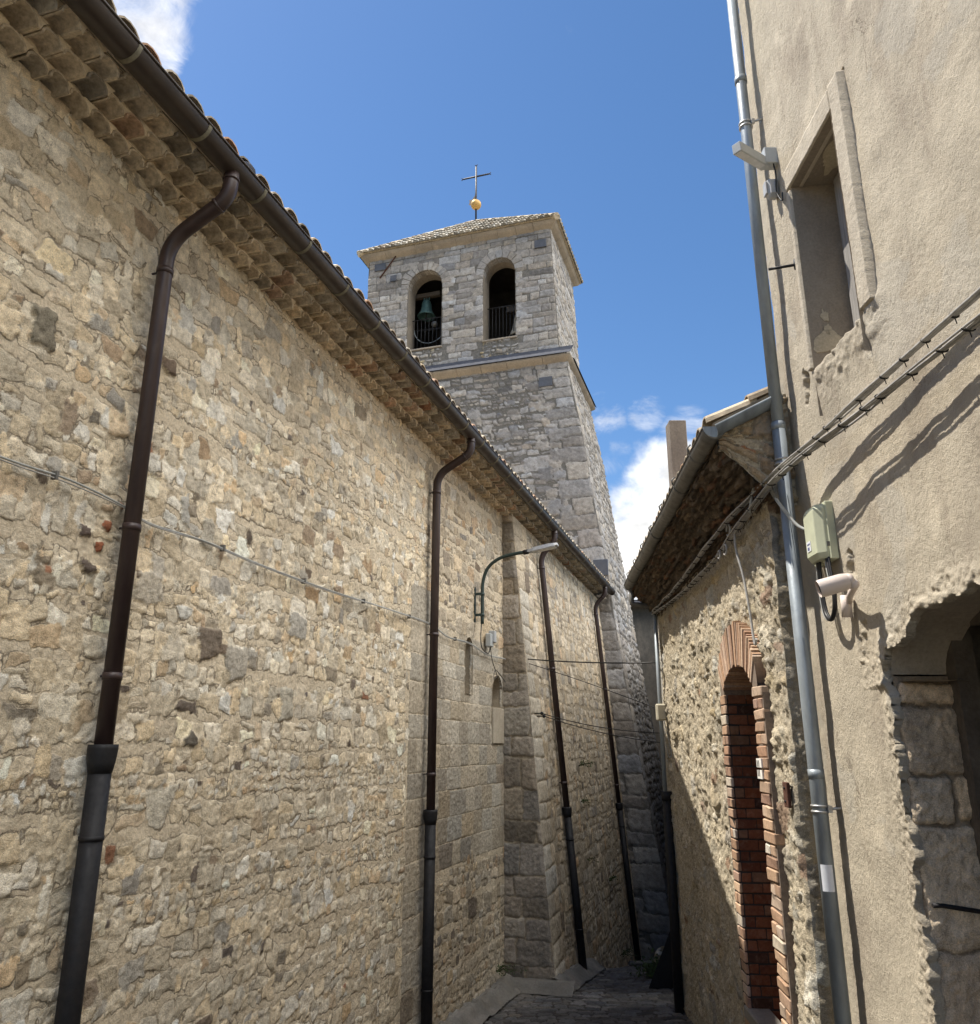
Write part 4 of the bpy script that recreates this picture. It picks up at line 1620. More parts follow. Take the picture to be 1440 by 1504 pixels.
wire('topmost dark wire running level from church wall to low house', CW(12.75, -3.42, 1.37), FARP + UP * 1.16, .03, .011)
wire('thin wire drooping from the lamp junction to the third downpipe and the far house', CW(12.8, -3.40, 1.32), np.array([2.42, 11.75, .50]), -.02, .006)
wire('upper of two slack black wires leaving the insulator on the church wall corner', CW(12.75, -3.10, .50), np.array([2.44, 11.9, .18]), .06, .007)
wire('lower of two slack black wires leaving the insulator on the church wall corner', CW(12.85, -3.09, .46), np.array([2.44, 11.9, .05]), .05, .007)

# ------------------------------------------------------------------ plastered house on the right
ph = thing('plaster_house', (3.6, 2.5, -1.6), 'tall sand-coloured rough plastered house with a deep window and an arched doorway', 'house')
XW = 2.32
prg = np.random.default_rng(5)
WY0, WY1, WZ0, WZ1 = 4.383, 5.15, 2.55, 4.074


def door_d(y, z):
    """distance-like function, negative inside the arched doorway"""
    c, hw, zs = 3.80, .925, .34
    rz = .385
    inside = np.where(z < zs, np.abs(y - c) - hw, (np.sqrt(((y - c) / hw) ** 2 + ((z - zs) / rz) ** 2) - 1) * rz)
    return inside


def door_rag(y, z):
    return door_d(y, z) + .05 * fbm(y * 5, z * 5, 8, 3, .5) + .016 * fbm(y * 13, z * 13, 3, 2, .5)


def win_rag(y, z):
    d = np.maximum(np.maximum(WY0 - y, y - WY1), np.maximum(WZ0 - z, z - WZ1))
    return d


def plast_h(Y, Z):
    h = .016 * fbm(Y * 1.1, Z * 1.1, 2, 3) + .008 * fbm(Y * 4, Z * 3, 4, 3) + .0030 * fbm(Y * 14, Z * 9, 6, 3, .55) + .0032 * fbm(Y * 56, Z * 50, 9, 1, .7)
    dd = door_rag(Y, Z)
    band = sst(-dd, -.22, -.02)
    h = h + band * (.017 * np.abs(fbm(Y * 13, Z * 13, 11, 3, .55)) * 2 + .010 * fbm(Y * 36, Z * 36, 12, 3, .6)) + .010 * sst(-dd, -.10, .0)
    # scar above and below the security camera
    for (cy, cz, ry, rz, dep) in ((5.04, 1.14, .06, .10, -.03), (4.99, .62, .055, .16, -.022), (5.05, .56, .05, .10, .012), (5.36, 2.52, .05, .13, -.05)):
        g = ((Y - cy) / ry) ** 2 + ((Z - cz) / rz) ** 2 + 1.6 * fbm(Y * 16, Z * 16, 5, 3, .6)
        h = h + dep * sst(-g, -1.1, -.5)
    # broken lower lip of the window: a rough swell that slopes away from the sill
    lip = sst(Z, 2.10, 2.52) * sst(-Z, -2.68, -2.54) * sst(Y, 4.05, 4.3) * sst(-Y, -5.3, -5.1)
    h = h + .03 * lip * (1 + .8 * fbm(Y * 13, Z * 13, 6, 3))
    return h


us = np.arange(1.9, 5.86, .0088)
vs_ = np.arange(-2.3, 7.4, .0092)


def ppos(Y, Z, H):
    return np.stack([XW - H, Y, Z], -1)


sheet('wall', us, vs_, ppos, [], M['plaster'], ph, base_h=plast_h, hole=lambda y, z: (door_rag(y, z) < 0) | (win_rag(y, z) < .012), snap=door_rag, rim=.055)
b = MB()
b.box((XW + .17, -2.3, 2.6), AXW, (.165, 4.18, 5.2))                 # towards and behind the viewer
b.box((XW + .17, 3.87, 7.62), AXW, (.165, 1.98, .2))
b.box((4.6, 5.70, 2.2), AXW, (2.25, .14, 5.6))                        # far gable
b.box((XW + 4.4, 0, 7.9), AXW, (4.6, 6.0, .1))
b.box((2.95, 1.0, 2.2), AXW, (.02, 4.6, 5.5))
b.build('wall_core', M['plaster'], ph)

# window
win = link('window', bpy.data.meshes.new('window'), None, ph)
wm = MB()
# raised stone surround: right jamb, head and the slim left edge
yr0, yr1 = 4.222, WY0
fr = []


def slab_field(name, y0, y1, z0, z1, xo, parent, mat, thick=.09, amp=.0025, seed=3, rag=None, step=.011):
    ys = np.linspace(y0, y1, max(3, int((y1 - y0) / step)))
    zs = np.linspace(z0, z1, max(3, int((z1 - z0) / step)))

    def pf(Y, Z, H):
        e = np.minimum(np.minimum(Y - y0, y1 - Y), np.minimum(Z - z0, z1 - Z))
        edge = np.where(e < 1e-6, thick, 0)
        return np.stack([xo - H * (e > 1e-6) + edge, Y, Z], -1)
    return sheet(name, ys, zs, pf, [], mat, parent, base_h=lambda Y, Z: amp * fbm(Y * 17, Z * 14, seed, 4, .6) + .0035 * fbm(Y * 52, Z * 47, 9, 2, .7), hole=rag, rim=.0)


slab_field('frame', yr0, yr1, 2.56, WZ1 + .194, XW - .05, ph, M['frame'], thick=.10, seed=13)
slab_field('frame', yr1 + .001, WY1 + .075, WZ1, WZ1 + .194, XW - .047, ph, M['frame'], thick=.10, seed=15)
slab_field('frame', WY1, WY1 + .075, 2.56, WZ1 - .001, XW - .044, ph, M['frame'], thick=.10, seed=16)
for (y0, z0, y1, z1) in ((yr0, WZ1 + .20, WY1 + .08, WZ1 + .20), (WY1 + .08, WZ1 + .20, WY1 + .08, 2.7)):
    b = MB()
    n_ = 40
    pts = [(XW - .004 + .004 * math.sin(i * 1.7), y0 + (y1 - y0) * i / n_ + .004 * math.sin(i * 2.3), z0 + (z1 - z0) * i / n_ + .004 * math.sin(i * 1.3)) for i in range(n_ + 1)]
    b.tube(pts, [.007 + .004 * math.sin(i * 2.9) for i in range(n_ + 1)], 6)
    b.build('frame_joint', M['jamb'], ph)
# reveal: left jamb, head, sill, right jamb
rv = MB()
D = .34
rv.add([(XW - .03, WY1, 2.2), (XW + D, WY1 - .03, 2.2), (XW + D, WY1 - .03, WZ1 + .02), (XW - .03, WY1, WZ1 + .02)], [(0, 1, 2, 3)])
rv.add([(XW - .035, WY0, WZ1), (XW + D, WY0, WZ1 + .02), (XW + D, WY1, WZ1 + .02), (XW - .035, WY1, WZ1)], [(0, 1, 2, 3)])
rv.add([(XW - .0, WY0 - .1, WZ0 - .02), (XW + D, WY0 - .1, WZ0 + .04), (XW + D, WY1 + .1, WZ0 + .04), (XW - .0, WY1 + .1, WZ0 - .02)], [(3, 2, 1, 0)])
rv.add([(XW - .05, WY0, 2.3), (XW + D, WY0, 2.3), (XW + D, WY0, WZ1 + .02), (XW - .05, WY0, WZ1 + .02)], [(3, 2, 1, 0)])
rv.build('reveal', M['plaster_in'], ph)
# peeled lime patches on the reveal: thin flakes 2 mm proud


def flake(parent, mat, base, eu, ev, cx, cy, rx, ry, seed, nrm, n=26):
    pts = []
    for k in range(n):
        t = 2 * math.pi * k / n
        q = 1 + .55 * float(fbm(np.array([math.cos(t) * 1.6 + seed]), np.array([math.sin(t) * 1.6]), seed, 3)[0]) * 1.6
        pts.append(base + eu * (cx + rx * q * math.cos(t)) + ev * (cy + ry * q * math.sin(t)) + nrm * .003)
    b = MB()
    b.prism(pts, nrm * .002)
    return b.build('peeled_patch', mat, parent)


eu = np.array([1.0, -.09, 0])
eu /= np.linalg.norm(eu)
jb0 = np.array([XW, WY1 - .003, 0])
for (cx, cy, rx, ry, sdn) in ((.11, 2.74, .09, .09, 3), (.22, 2.66, .10, .07, 6), (.09, 2.98, .028, .05, 5), (.10, 2.87, .02, .05, 8), (.30, 2.94, .02, .10, 9)):
    flake(ph, M['peeled'], jb0, eu, UP, cx, cy, rx, ry, sdn, np.array([0, -1., 0]))
flake(ph, M['peeled'], np.array([XW, 0, WZ1 + .003]), np.array([1., 0, 0]), np.array([0, 1., 0]), .15, 4.82, .09, .16, 4, np.array([0, 0, -1.]))
b = MB()
b.box((XW + D - .055, WY1 - .15, 3.28), AXW, (.03, .075, .80), ch=.006)
b.box((XW + D - .045, WY0 + .03, 3.28), AXW, (.03, .03, .80), ch=.006)
b.box((XW + D - .045, 4.77, WZ1 - .07), AXW, (.028, .33, .05), ch=.006)
b.box((XW + D - .04, 4.77, 2.62), AXW, (.028, .33, .05), ch=.006)
b.box((XW + D - .043, 4.77, 3.34), AXW, (.018, .02, .70))
b.build('shutter', M['wood'], ph)
b = MB()
b.box((XW + D - .0, 4.77, 3.3), AXW, (.006, .36, .74))
b.build('pane', M['black'], ph)
bpy.data.objects.remove(win)

# doorway: deep recess with big jamb blocks
b = MB()
c_, hw_, zs_, rz_ = 3.80, .925, .34, .385
out = []
yj = c_ + hw_ + .015
z = -2.3
jr = np.random.default_rng(3)
jst = []
jzs = [-2.4, -1.62, -1.05, -.42, -.16, .22, .36]
JP = [(5, (.62, .49, .345)), (4, (.56, .44, .31)), (3, (.66, .535, .385))]
for i in range(len(jzs) - 1):
    hz = (jzs[i + 1] - jzs[i]) / 2
    w1 = .24 if i == 3 else .36
    jst.append((w1 / 2 + .0, (jzs[i] + jzs[i + 1]) / 2, w1 / 2 - .006, hz - .008, jr.normal(0, .02), .02, .03, 0, 0, jr.normal(0, .03), jr.normal(0, .03)) + tuple(pick(JP, jr)))
    if i == 3:
        jst.append((.31, -.29, .055, .115, .05, .03, .028, 0, 0, .1, .1) + tuple(pick(JP, jr)))
sheet('door_jamb', np.arange(-.01, .315, .009), np.arange(-2.4, .40, .010), lambda U, V, H: np.stack([XW + .03 + U, yj - H, V], -1), jst, M['jambstone'], ph, seed=161, warp=(.02, .012), rough=.010)
b = MB()
seg = 20
ths = np.linspace(0, math.pi, seg + 1)
ol = [(c_ + (hw_ + .02) * math.cos(t), zs_ + (rz_ + .02) * math.sin(t) + .06) for t in ths]
vs = [(XW + .02, y, z) for y, z in ol] + [(XW + .40, y, z) for y, z in ol]
b.add(vs, [(i, i + 1, seg + 1 + i + 1, seg + 1 + i) for i in range(seg)], True)
b.add([(XW + .06, c_ + hw_ + .3, .36), (XW + .40, c_ + hw_ + .3, .36), (XW + .40, c_ + hw_ - .1, .36), (XW + .06, c_ + hw_ - .1, .36)], [(0, 1, 2, 3)])
b.build('door_arch', M['archstone'], ph)
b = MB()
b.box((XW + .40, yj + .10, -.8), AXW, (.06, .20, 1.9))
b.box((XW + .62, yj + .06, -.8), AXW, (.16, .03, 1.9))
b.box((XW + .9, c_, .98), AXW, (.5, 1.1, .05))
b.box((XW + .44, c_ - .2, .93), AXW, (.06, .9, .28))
b.build('inner_jamb', M['shaded_innerstone'], ph)
b = MB()
b.box((XW + .62, c_, -.6), AXW, (.03, .9, 1.7), ch=.01)
for q in (-.5, -.1, .3, .7):
    b.box((XW + .60, c_ + q, -.6), AXW, (.02, .012, 1.6))
dr = b.build('door', M['darkwood'], ph)
b = MB()
b.tube([(XW + .42, yj - .10, -.86), (XW + .10, yj - .03, -.82), (XW + .05, yj - .035, -.82)], .012, 8)
b.build('door_bolt', M['iron'], ph)

# ------------------------------------------------------------------ low stone house
lh = thing('low_house', (3.4, 9, -3.0), 'low old house of crumbling sunlit rubble with a bricked-up arched doorway', 'house')
lrg = np.random.default_rng(17)
LPAL = [(30, (.49, .43, .32)), (20, (.43, .375, .28)), (16, (.55, .50, .40)), (10, (.38, .345, .285)), (6, (.46, .375, .24)), (3, (.31, .22, .155))]
stl = rubble(5.6, 12.0, -4.3, 2.3, lrg, pal=LPAL, h=(.09, .30), ar=(.7, 1.6), gap=.02, prot=(.004, .026), wav=.05, rot=.2, rad=(.15, .4), irr=.35)
stl = [q for q in stl if lrg.random() < (.75 if q[0] < 7.3 else .42)]
DY0, DY1 = 6.60, 7.635          # blocked doorway
DC, DHW = (DY0 + DY1) / 2, (DY1 - DY0) / 2
DZS, DRZ = .44, .26             # spring and rise of arch
OY0, OY1 = 6.32, 7.87


def low_h(Y, Z):
    g = fbm(Y * 2.2, Z * 1.5, 5, 4, .55)
    h = .030 * g + .015 * fbm(Y * 9, Z * 5, 7, 4, .6) + .013 * fbm(Y * 34, Z * 22, 10, 3, .7)
    # vertical runs of old render left standing
    ren = sst(fbm(Y * 1.4, Z * .45, 12, 3), .02, .12)
    return h + .022 * ren


def brick_zone(Y, Z):
    top = DZS + .02 + np.sqrt(np.clip(1 - ((Y - DC) / (OY1 - DC)) ** 2, 0, 1)) * (DRZ + .36)
    return (Y > OY0 + .05) & (Y < OY1 - .05) & (Z < top - .05)


def cz(z):
    return .035 * fbm(z * 2.6, z * 0 + 3.3, 5, 3) + .02 * fbm(z * 11, z * 0 + 1.7, 8, 2)


us = np.arange(5.90, 11.86, .0125)
vs_ = np.arange(-3.9, 2.32, .0135)
sheet('wall', us, vs_, lambda Y, Z, H: np.stack([lowx(Y) - H * np.clip((Y - 5.9) / .03, 0, 1) - cz(Z + 9) * .6 * (1 - np.clip((Y - 5.9) / .25, 0, 1)), Y + cz(Z) * (1 - np.clip((Y - 5.9) / .25, 0, 1)), Z], -1), stl, M['rough'], lh, seed=111, base_h=low_h, mortar_h=0.0, rough=.013, warp=(.05, .022), hole=brick_zone, rim=.12)
# near end of that wall: quoins facing the viewer, shade put into their darkened palette
ste = ashlar(2.05, 2.6, -3.2, 2.7, lrg, pal=[(w_, tuple(.72 * q for q in c_)) for w_, c_ in LPAL], w=(.2, .45), h=(.18, .34), gap=.012, prot=(.01, .03), irr=.15, jit=.01, rad=(.1, .3))
us = np.arange(lowx(5.9), 2.62, .014)
vs_ = np.arange(-3.2, 2.0, .014)
sheet('end_wall', us, vs_, lambda X, Z, H: np.stack([X - cz(Z + 9) * .6 * (1 - np.clip((X - lowx(5.9)) / .12, 0, 1)), 5.9 + cz(Z) - H * np.clip((X - lowx(5.9)) / .04, 0, 1), Z], -1), ste, M['rough'], lh, seed=121, rough=.014, warp=(.03, .02))
b = MB()
b.box((lowx(11.86) + .6, 11.96, -.8), AXW, (.62, .10, 3.1))
b.box((4.2, 8.9, -.8), AXW, (1.2, 3.0, 3.1))
b.build('rear_walls', M['rough'], lh)

# bricks
BPAL = [(20, (.40, .265, .18)), (16, (.45, .315, .22)), (10, (.34, .215, .15)), (8, (.49, .37, .275)), (4, (.52, .46, .38)), (3, (.28, .17, .12))]
IPAL = [(20, (.115, .044, .025)), (14, (.145, .058, .032)), (10, (.09, .036, .022)), (4, (.14, .075, .045)), (2, (.05, .027, .02))]  # infill bricks: shade of the deep recess put into the colour
RPAL = [(20, (.17, .068, .036)), (14, (.21, .088, .047)), (10, (.13, .052, .03)), (4, (.20, .115, .07)), (3, (.06, .033, .025))]  # reveal bricks: soot plus recess shade put into the colour
yax = np.array([LA, 1, 0])
yax /= np.linalg.norm(yax)
xax = np.array([1, -LA, 0])
xax /= np.linalg.norm(xax)
LAX = [xax, yax, UP]


def LP(y, z, dx=0.0):
    return np.array([lowx(y), y, z]) + xax * dx


b = MB()
z = -3.9
row = 0
while z < DZS + DRZ + .02:
    h = .083
    y = DY0 - (.0 if row % 2 else .17)
    while y < DY1:
        w = .30 if lrg.random() < .7 else .16
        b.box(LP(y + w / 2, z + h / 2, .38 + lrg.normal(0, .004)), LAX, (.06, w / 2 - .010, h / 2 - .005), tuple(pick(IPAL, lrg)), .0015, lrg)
        y += w
    z += h + .004
    row += 1
b.build('brick_infill', M['brick'], lh)
b = MB()
b.box(LP(DC, -1.6, .42), LAX, (.093, DHW + .2, 2.5))
b.build('infill_mortar', M['dark'], lh)
pn = MB()
for side in (0, 1):
    jm = MB()
    z = -3.5
    row = 0
    while z < DZS - .02:
        h = lrg.uniform(.078, .09)
        tot = (.275 if side == 0 else .19) + (.008 if row % 2 else -.008) + lrg.normal(0, .006)
        e0 = DY0 if side == 0 else DY1
        sg = -1 if side == 0 else 1
        cuts = [0, tot] if row % 3 else [0, tot * .5, tot]
        for q0, q1 in zip(cuts[:-1], cuts[1:]):
            y0 = e0 + sg * q0
            y1 = e0 + sg * q1
            if side == 0:
                jm.box(LP((y0 + y1) / 2, z + h / 2, .10 + lrg.normal(0, .004)), LAX, (.185, abs(y1 - y0) / 2 - .003, h / 2 - .003), tuple(pick(BPAL, lrg)), .003, lrg, ch=.007)
            else:               # the reveal of this jamb is seen: bricks laid two deep
                cutx = [-.085, -.05, .12, .285] if row % 2 else [-.085, -.05, .035, .20, .285]  # thin front slice keeps the lit colour, slices behind take the shaded one
                for xi, (xa, xb) in enumerate(zip(cutx[:-1], cutx[1:])):
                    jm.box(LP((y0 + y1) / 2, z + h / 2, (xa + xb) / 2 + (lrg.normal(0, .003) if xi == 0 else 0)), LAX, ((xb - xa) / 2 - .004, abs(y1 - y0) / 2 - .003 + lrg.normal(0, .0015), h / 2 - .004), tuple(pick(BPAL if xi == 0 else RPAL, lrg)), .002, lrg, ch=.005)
            if side == 0 and abs(z + .18) < .095 and q0 == 0:
                y1 = e0 + sg * tot * .55
                pn.box(LP((y0 + y1) / 2, z + h / 2, -.091), LAX, (.006, abs(y1 - y0) / 2 - .006, h / 2 - .007))
        z += h + .006
        row += 1
    jm.build('brick_jamb', M['brick'], lh)
b = MB()
b.box(LP(DY0 - .16, -1.6, .17), LAX, (.243, .130, 2.0))
b.build('jamb_mortar', M['brickmortar'], lh)
b = MB()
b.box(LP(DY1 + .12, -1.6, .17), LAX, (.243, .107, 2.0))
b.build('jamb_mortar', M['dark'], lh)
npaint = pn.build('painted_number', M['whitepaint'], lh, label='white painted patch with dark numeral strokes on two jamb bricks')
b = MB()
for (dy, dz) in ((-.05, .035), (-.09, .035), (-.05, -.035), (-.09, -.035)):
    b = MB()
    b.box(LP(DY0 + dy + .01, -.165 + dz, -.0985), LAX, (.0015, .005, .024))
    b.build('numeral', M['blackmetal'], npaint)
# arch of thin tiles set on edge
am = MB()
nv_ = 40
for i in range(nv_):
    t = math.pi * (.09 + .82 * (i + .5) / nv_)
    dy = -math.cos(t)
    y_in = DC + dy * (DHW + .015)
    z_in = DZS - .02 + math.sin(t) * DRZ
    y_out = DC + dy * (DHW + .17)
    z_out = DZS + .10 + math.sin(t) * (DRZ + .245)
    p0 = LP(y_in, z_in)
    p1 = LP(y_out, z_out)
    ax = p1 - p0
    L = np.linalg.norm(ax)
    ax /= L
    sd_ = np.cross(ax, xax)
    sd_ /= np.linalg.norm(sd_)
    thk = .5 * math.pi * .82 * (DHW + .1) / nv_ * lrg.uniform(.55, .92)
    am.box((p0 + p1) / 2 + xax * (.10 + lrg.normal(0, .004)), [xax, sd_, ax], (.185, thk, L / 2 + lrg.normal(0, .006)), tuple(np.array(pick(BPAL, lrg)) * 1.12), .0012, lrg)
am.build('brick_arch', M['brick'], lh)
b = MB()
poly = []
for i in range(25):
    t = math.pi * i / 24
    poly.append(LP(DC - math.cos(t) * (DHW + .16), DZS + .02 + math.sin(t) * (DRZ + .32), -.075))
for i in range(25):
    t = math.pi * (24 - i) / 24
    poly.append(LP(DC - math.cos(t) * (DHW + .02), DZS - .02 + math.sin(t) * (DRZ + .01), -.075))
n = len(poly)
vs = poly + [p + xax * .34 for p in poly]
fs = []
for i in range(24):
    fs.append((i, i + 1, n - 2 - i, n - 1 - i))
    fs.append((n + i, n + n - 1 - i, n + n - 2 - i, n + i + 1))
    fs.append((n - 1 - i, n - 2 - i, 2 * n - 2 - i, 2 * n - 1 - i))
b.add(vs, fs)
b.build('arch_mortar', M['brickmortar'], lh)
b = MB()
b.box(LP(DC, -2.17, -.0), LAX, (.10, DHW + .12, .05), ch=.012)
b.build('door_sill', M['concrete'], lh)

# eaves: stepped tiles and mortar, palette darkened for the shade underneath
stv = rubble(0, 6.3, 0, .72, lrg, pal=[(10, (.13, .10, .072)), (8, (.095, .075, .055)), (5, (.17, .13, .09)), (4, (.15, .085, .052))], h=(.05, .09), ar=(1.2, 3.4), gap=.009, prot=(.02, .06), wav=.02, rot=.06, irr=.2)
us = np.arange(0, 6.25, .016)
vs_ = np.linspace(0, .72, 60)


def eav(U, V, H):
    y = 5.78 + U
    x = lowx(y) + .03 - .40 * np.clip(V / .62, 0, 1) ** 1.15
    z = 1.80 + .50 * np.clip(V / .72, 0, 1) + 0 * U
    return np.stack([x - H * .6, y, z - H * .8], -1)


sheet('eaves', us, vs_, eav, stv, M['shaded_eave'], lh, seed=131, rough=.016, warp=(.02, .014))
# verge face towards the viewer
stg = rubble(0, .75, 0, .62, lrg, pal=[(10, (.40, .30, .19)), (8, (.33, .25, .17)), (6, (.44, .37, .26)), (3, (.42, .22, .12))], h=(.06, .15), ar=(1.0, 2.4), gap=.013, prot=(.01, .045), rot=.12, irr=.25)
us = np.arange(0, .75, .012)
vs_ = np.linspace(0, 1, 60)


def verge(U, V, H):
    x = 1.755 + U
    zl = 1.74 + .694 * .62 * np.clip((2.19 - x) / .4, 0, 1) ** (1 / 1.15)
    zt = np.interp(x, [1.74, 2.21, 2.6], [2.36, 2.60, 2.80])
    return np.stack([x, 5.765 - H, zl + (zt - zl) * V], -1)


sheet('verge_face', us, vs_, lambda U, V, H: verge(U, V * 1.0, H), [(q[0], q[1] / .62, q[2], q[3] / .62) + q[4:] for q in stg], M['rough'], lh, seed=141, rough=.016, warp=(.015, .012))
# roof
LRS = math.tan(R(28))


def lorg(s, n, z):
    return np.array([lowx(s) - n, s, z])


roof_mesh('roof', 5.95, 11.95, .43, 1.6, 2.43, LRS, lh, lrg, pitch=.22, org=lorg)
b = MB()
b.prism([lorg(5.8, -1.1, 2.40 + 1.55 * LRS), lorg(12, -1.1, 2.40 + 1.55 * LRS), lorg(12, -3.4, 2.40 + 3.85 * LRS), lorg(5.8, -3.4, 2.40 + 3.85 * LRS)], (0, 0, -.08), (.36, .28, .2))
b.build('roof_slope', M['rooftile'], lh)
# verge flashing trough
b = MB()
p0, p1 = np.array([1.70, 5.70, 2.335]), np.array([2.24, 5.74, 2.625])
dv = (p1 - p0) / np.linalg.norm(p1 - p0)
sdv = np.array([0, 1., 0])
upv = np.cross(sdv, dv)
upv = upv if upv[2] > 0 else -upv
half_round(b, [(p0, sdv, upv), (p1, sdv, upv)], .075, .070)
b.build('verge_flashing', M['galv'], lh)
# chimney
chim = MB()
chim.box((2.911, 11.67, 3.72), AXW, (.130, .14, 1.139), ch=.008)
chim.build('chimney', M['chimney'], lh)

# its gutter
g2 = thing('gutter', LP(9, 2.3, -.42), 'weathered grey zinc gutter on the eaves of the low stone house', 'gutter')
b = MB()
frs = []
for y in np.linspace(5.72, 12.0, 30):
    frs.append((np.array([lowx(y) - .415, y, 2.355 + .008 * math.sin(y * 3)]), -xax, UP))
half_round(b, frs, .088, .083)
b.tube([f[0] - xax * .088 for f in frs], .008, 6)
b.build('channel', M['galvdark'], g2)
b = MB()
o = np.array([lowx(5.72) - .415, 5.712, 2.355])
poly = [o - xax * .088 * math.cos(t) - UP * .088 * math.sin(t) for t in np.linspace(0, math.pi, 14)]
b.prism(poly, np.array([0, .006, 0]))
b.build('end_cap', M['galv'], g2)
b = MB()
y = 6.3
while y < 11.9:
    b = MB()
    half_round(b, [(np.array([lowx(y) - .415, y - .012, 2.355]), -xax, UP), (np.array([lowx(y) - .415, y + .012, 2.355]), -xax, UP)], .092, .086)
    b.tube([np.array([lowx(y) - .51, y, 2.355]), np.array([lowx(y) - .52, y, 2.40]), np.array([lowx(y) - .49, y, 2.43])], .008, 6)
    b.build('strap', M['galvdark'], g2)
    y += .85
b = MB()
q = np.array([lowx(11.85) - .415, 11.85, 2.30])
b.tube(fillet([q, q - UP * .27, q - UP * .30 + xax * .33], .05), .036, 10)
b.build('outlet', M['galvdark'], g2)

# far grey conduit + black foot at the corner of the low house
fp = thing('downpipe', FARP - UP * 3.2, 'slim grey pipe with thick black lower half at the low house far corner', 'downpipe')
b = MB()
b.tube([FARP + UP * 1.86, FARP - UP * .75], .030, 10)
b.build('pipe', M['galv'], fp)
b = MB()
b.tube([FARP + np.array([.02, 0, -.62]), FARP + np.array([.02, 0, -3.3])], .062, 14)
b.tube([FARP + np.array([.02, 0, -.6]), FARP + np.array([.02, 0, -.72])], .072, 14)
b.build('cast_iron_foot', M['iron'], fp)
jb2 = thing('junction_box', FARP + np.array([-.02, -.05, .33]), 'small beige junction box on the slim grey pipe of the low house', 'junction box')
b = MB()
b.box(FARP + np.array([-.01, -.06, .46]), AXW, (.065, .05, .115), ch=.014)
b.build('box', M['boxbeige'], jb2)
b = MB()
b.box(FARP + np.array([-.01, -.115, .46]), AXW, (.055, .012, .10), ch=.006)
b.build('lid', M['boxbeige'], jb2)
b = MB()
b.tube(smooth_path([FARP + np.array([.03, -.06, .34]), FARP + np.array([.07, -.08, .1]), FARP + np.array([.10, -.09, -.10]), FARP + np.array([.06, -.08, -.14]), FARP + np.array([.03, -.06, .05])], 6), .006, 6)
b.build('loose_wire', M['wirecable'], jb2)

rp = thing('rusty_plate', LP(5.97, -.34, -.05), 'small rusty iron plate let into the corner stone beside the galvanised pipe', 'plate')
b = MB()
b.box(LP(5.99, -.33, -.055), LAX, (.012, .05, .085), ch=.004)
b.build('plate', M['rust'], rp)
b = MB()
for dz in (-.045, .045):
    b = MB()
    b.sphere(LP(5.99, -.33 + dz, -.068), .010, 8, 6)
    b.build('rivet', M['iron'], rp)

# ------------------------------------------------------------------ galvanised downpipe of the plaster house
gp = thing('downpipe', (2.2, 5.68, -2.2), 'tall galvanised grey downpipe at the corner of the plastered house', 'downpipe')
b = MB()
b.tube([(2.2, 5.68, -2.2), (2.2, 5.68, 2.36)], .050, 20)
b.tube([(2.2, 5.68, 2.30), (2.2, 5.68, 7.6)], .046, 20)
b.build('pipe', M['galv'], gp)
b = MB()
for z in (2.34, 5.6, -.18):
    b = MB()
    b.tube([(2.2, 5.68, z - .03), (2.2, 5.68, z + .03)], .053, 20)
    b.build('sleeve', M['galv'], gp)
for z in (5.12, 2.05, -.40):
    b = MB()
    for dz in (-.018, .018):
        b.tube([(2.2, 5.68, z + dz - .007), (2.2, 5.68, z + dz + .007)], .058, 20)
    b.tube([(2.2 + .03, 5.68 - .045, z), (XW + .02, 5.60, z + .01)], .009, 8)
    b.box((2.245, 5.625, z), AXW, (.012, .012, .022))
    b.build('clamp', M['steel'], gp)
b = MB()
seg = 8
vs = []
for zz in (-.90, -.74):
    for k in range(seg + 1):
        t = R(-155 + 90 * k / seg)
        vs.append((2.2 + .0515 * math.cos(t), 5.68 + .0515 * math.sin(t), zz))
b.add(vs, [(k, k + 1, seg + 2 + k, seg + 1 + k) for k in range(seg)], True)
b.build('sticker', M['label'], gp)

hook = thing('wall_hook', (XW - .02, 5.25, 3.45), 'black iron rod with a hooked tip in the plaster beside the window', 'hook')
b = MB()
b.tube([(XW + .02, 5.22, 3.46), (2.10, 5.28, 3.45)], .011, 8)
b.build('rod', M['iron'], hook)
b = MB()
b.tube([(XW - .035, 5.23, 3.42), (XW - .035, 5.23, 3.50)], .014, 8)
b.build('collar', M['iron'], hook)

# floodlight-like sensor box at the top
fl = thing('floodlight', (XW - .02, 5.5, 4.6), 'slim pale grey floodlight with square body, high on the galvanised pipe', 'floodlight')
b = MB()
e0 = np.array([2.235, 5.46, 4.545])
e1 = np.array([1.93, 5.22, 4.50])
dv = e1 - e0
L = np.linalg.norm(dv)
dv /= L
sd2 = np.cross(dv, UP)
sd2 /= np.linalg.norm(sd2)
up3 = np.cross(sd2, dv)
b.box((e0 + e1) / 2, [dv, sd2, up3], (L / 2, .038, .042), ch=.005)
b.build('head', M['boxgrey'], fl)
b = MB()
b.box((e0 + e1) / 2 - up3 * .040 + dv * .02, [dv, sd2, up3], (L / 2 - .03, .028, .006))
b.build('lens', M['lampglass'], fl)
b = MB()
b.box((XW - .045, 5.45, 4.59), AXW, (.055, .05, .075), ch=.006)
b.tube([e0, (XW - .06, 5.45, 4.56)], .022, 8)
b.build('mount', M['boxgrey'], fl)
b = MB()
b.tube(smooth_path([(XW - .03, 5.42, 4.52), (XW - .03, 5.40, 4.40), (XW - .03, 5.42, 4.25), (XW - .02, 5.36, 4.12), (XW - .02, 5.34, 4.18)], 6), .006, 6)
b.build('lead_wire', M['black'], fl)
jb3 = thing('junction_box', (XW - .02, 5.5, 4.3), 'small white octagonal junction box just below the floodlight', 'junction box')
b = MB()
b.box((XW - .045, 5.47, 4.31), AXW, (.05, .045, .085), ch=.025)
b.build('box', M['lamphead'], jb3)
b = MB()
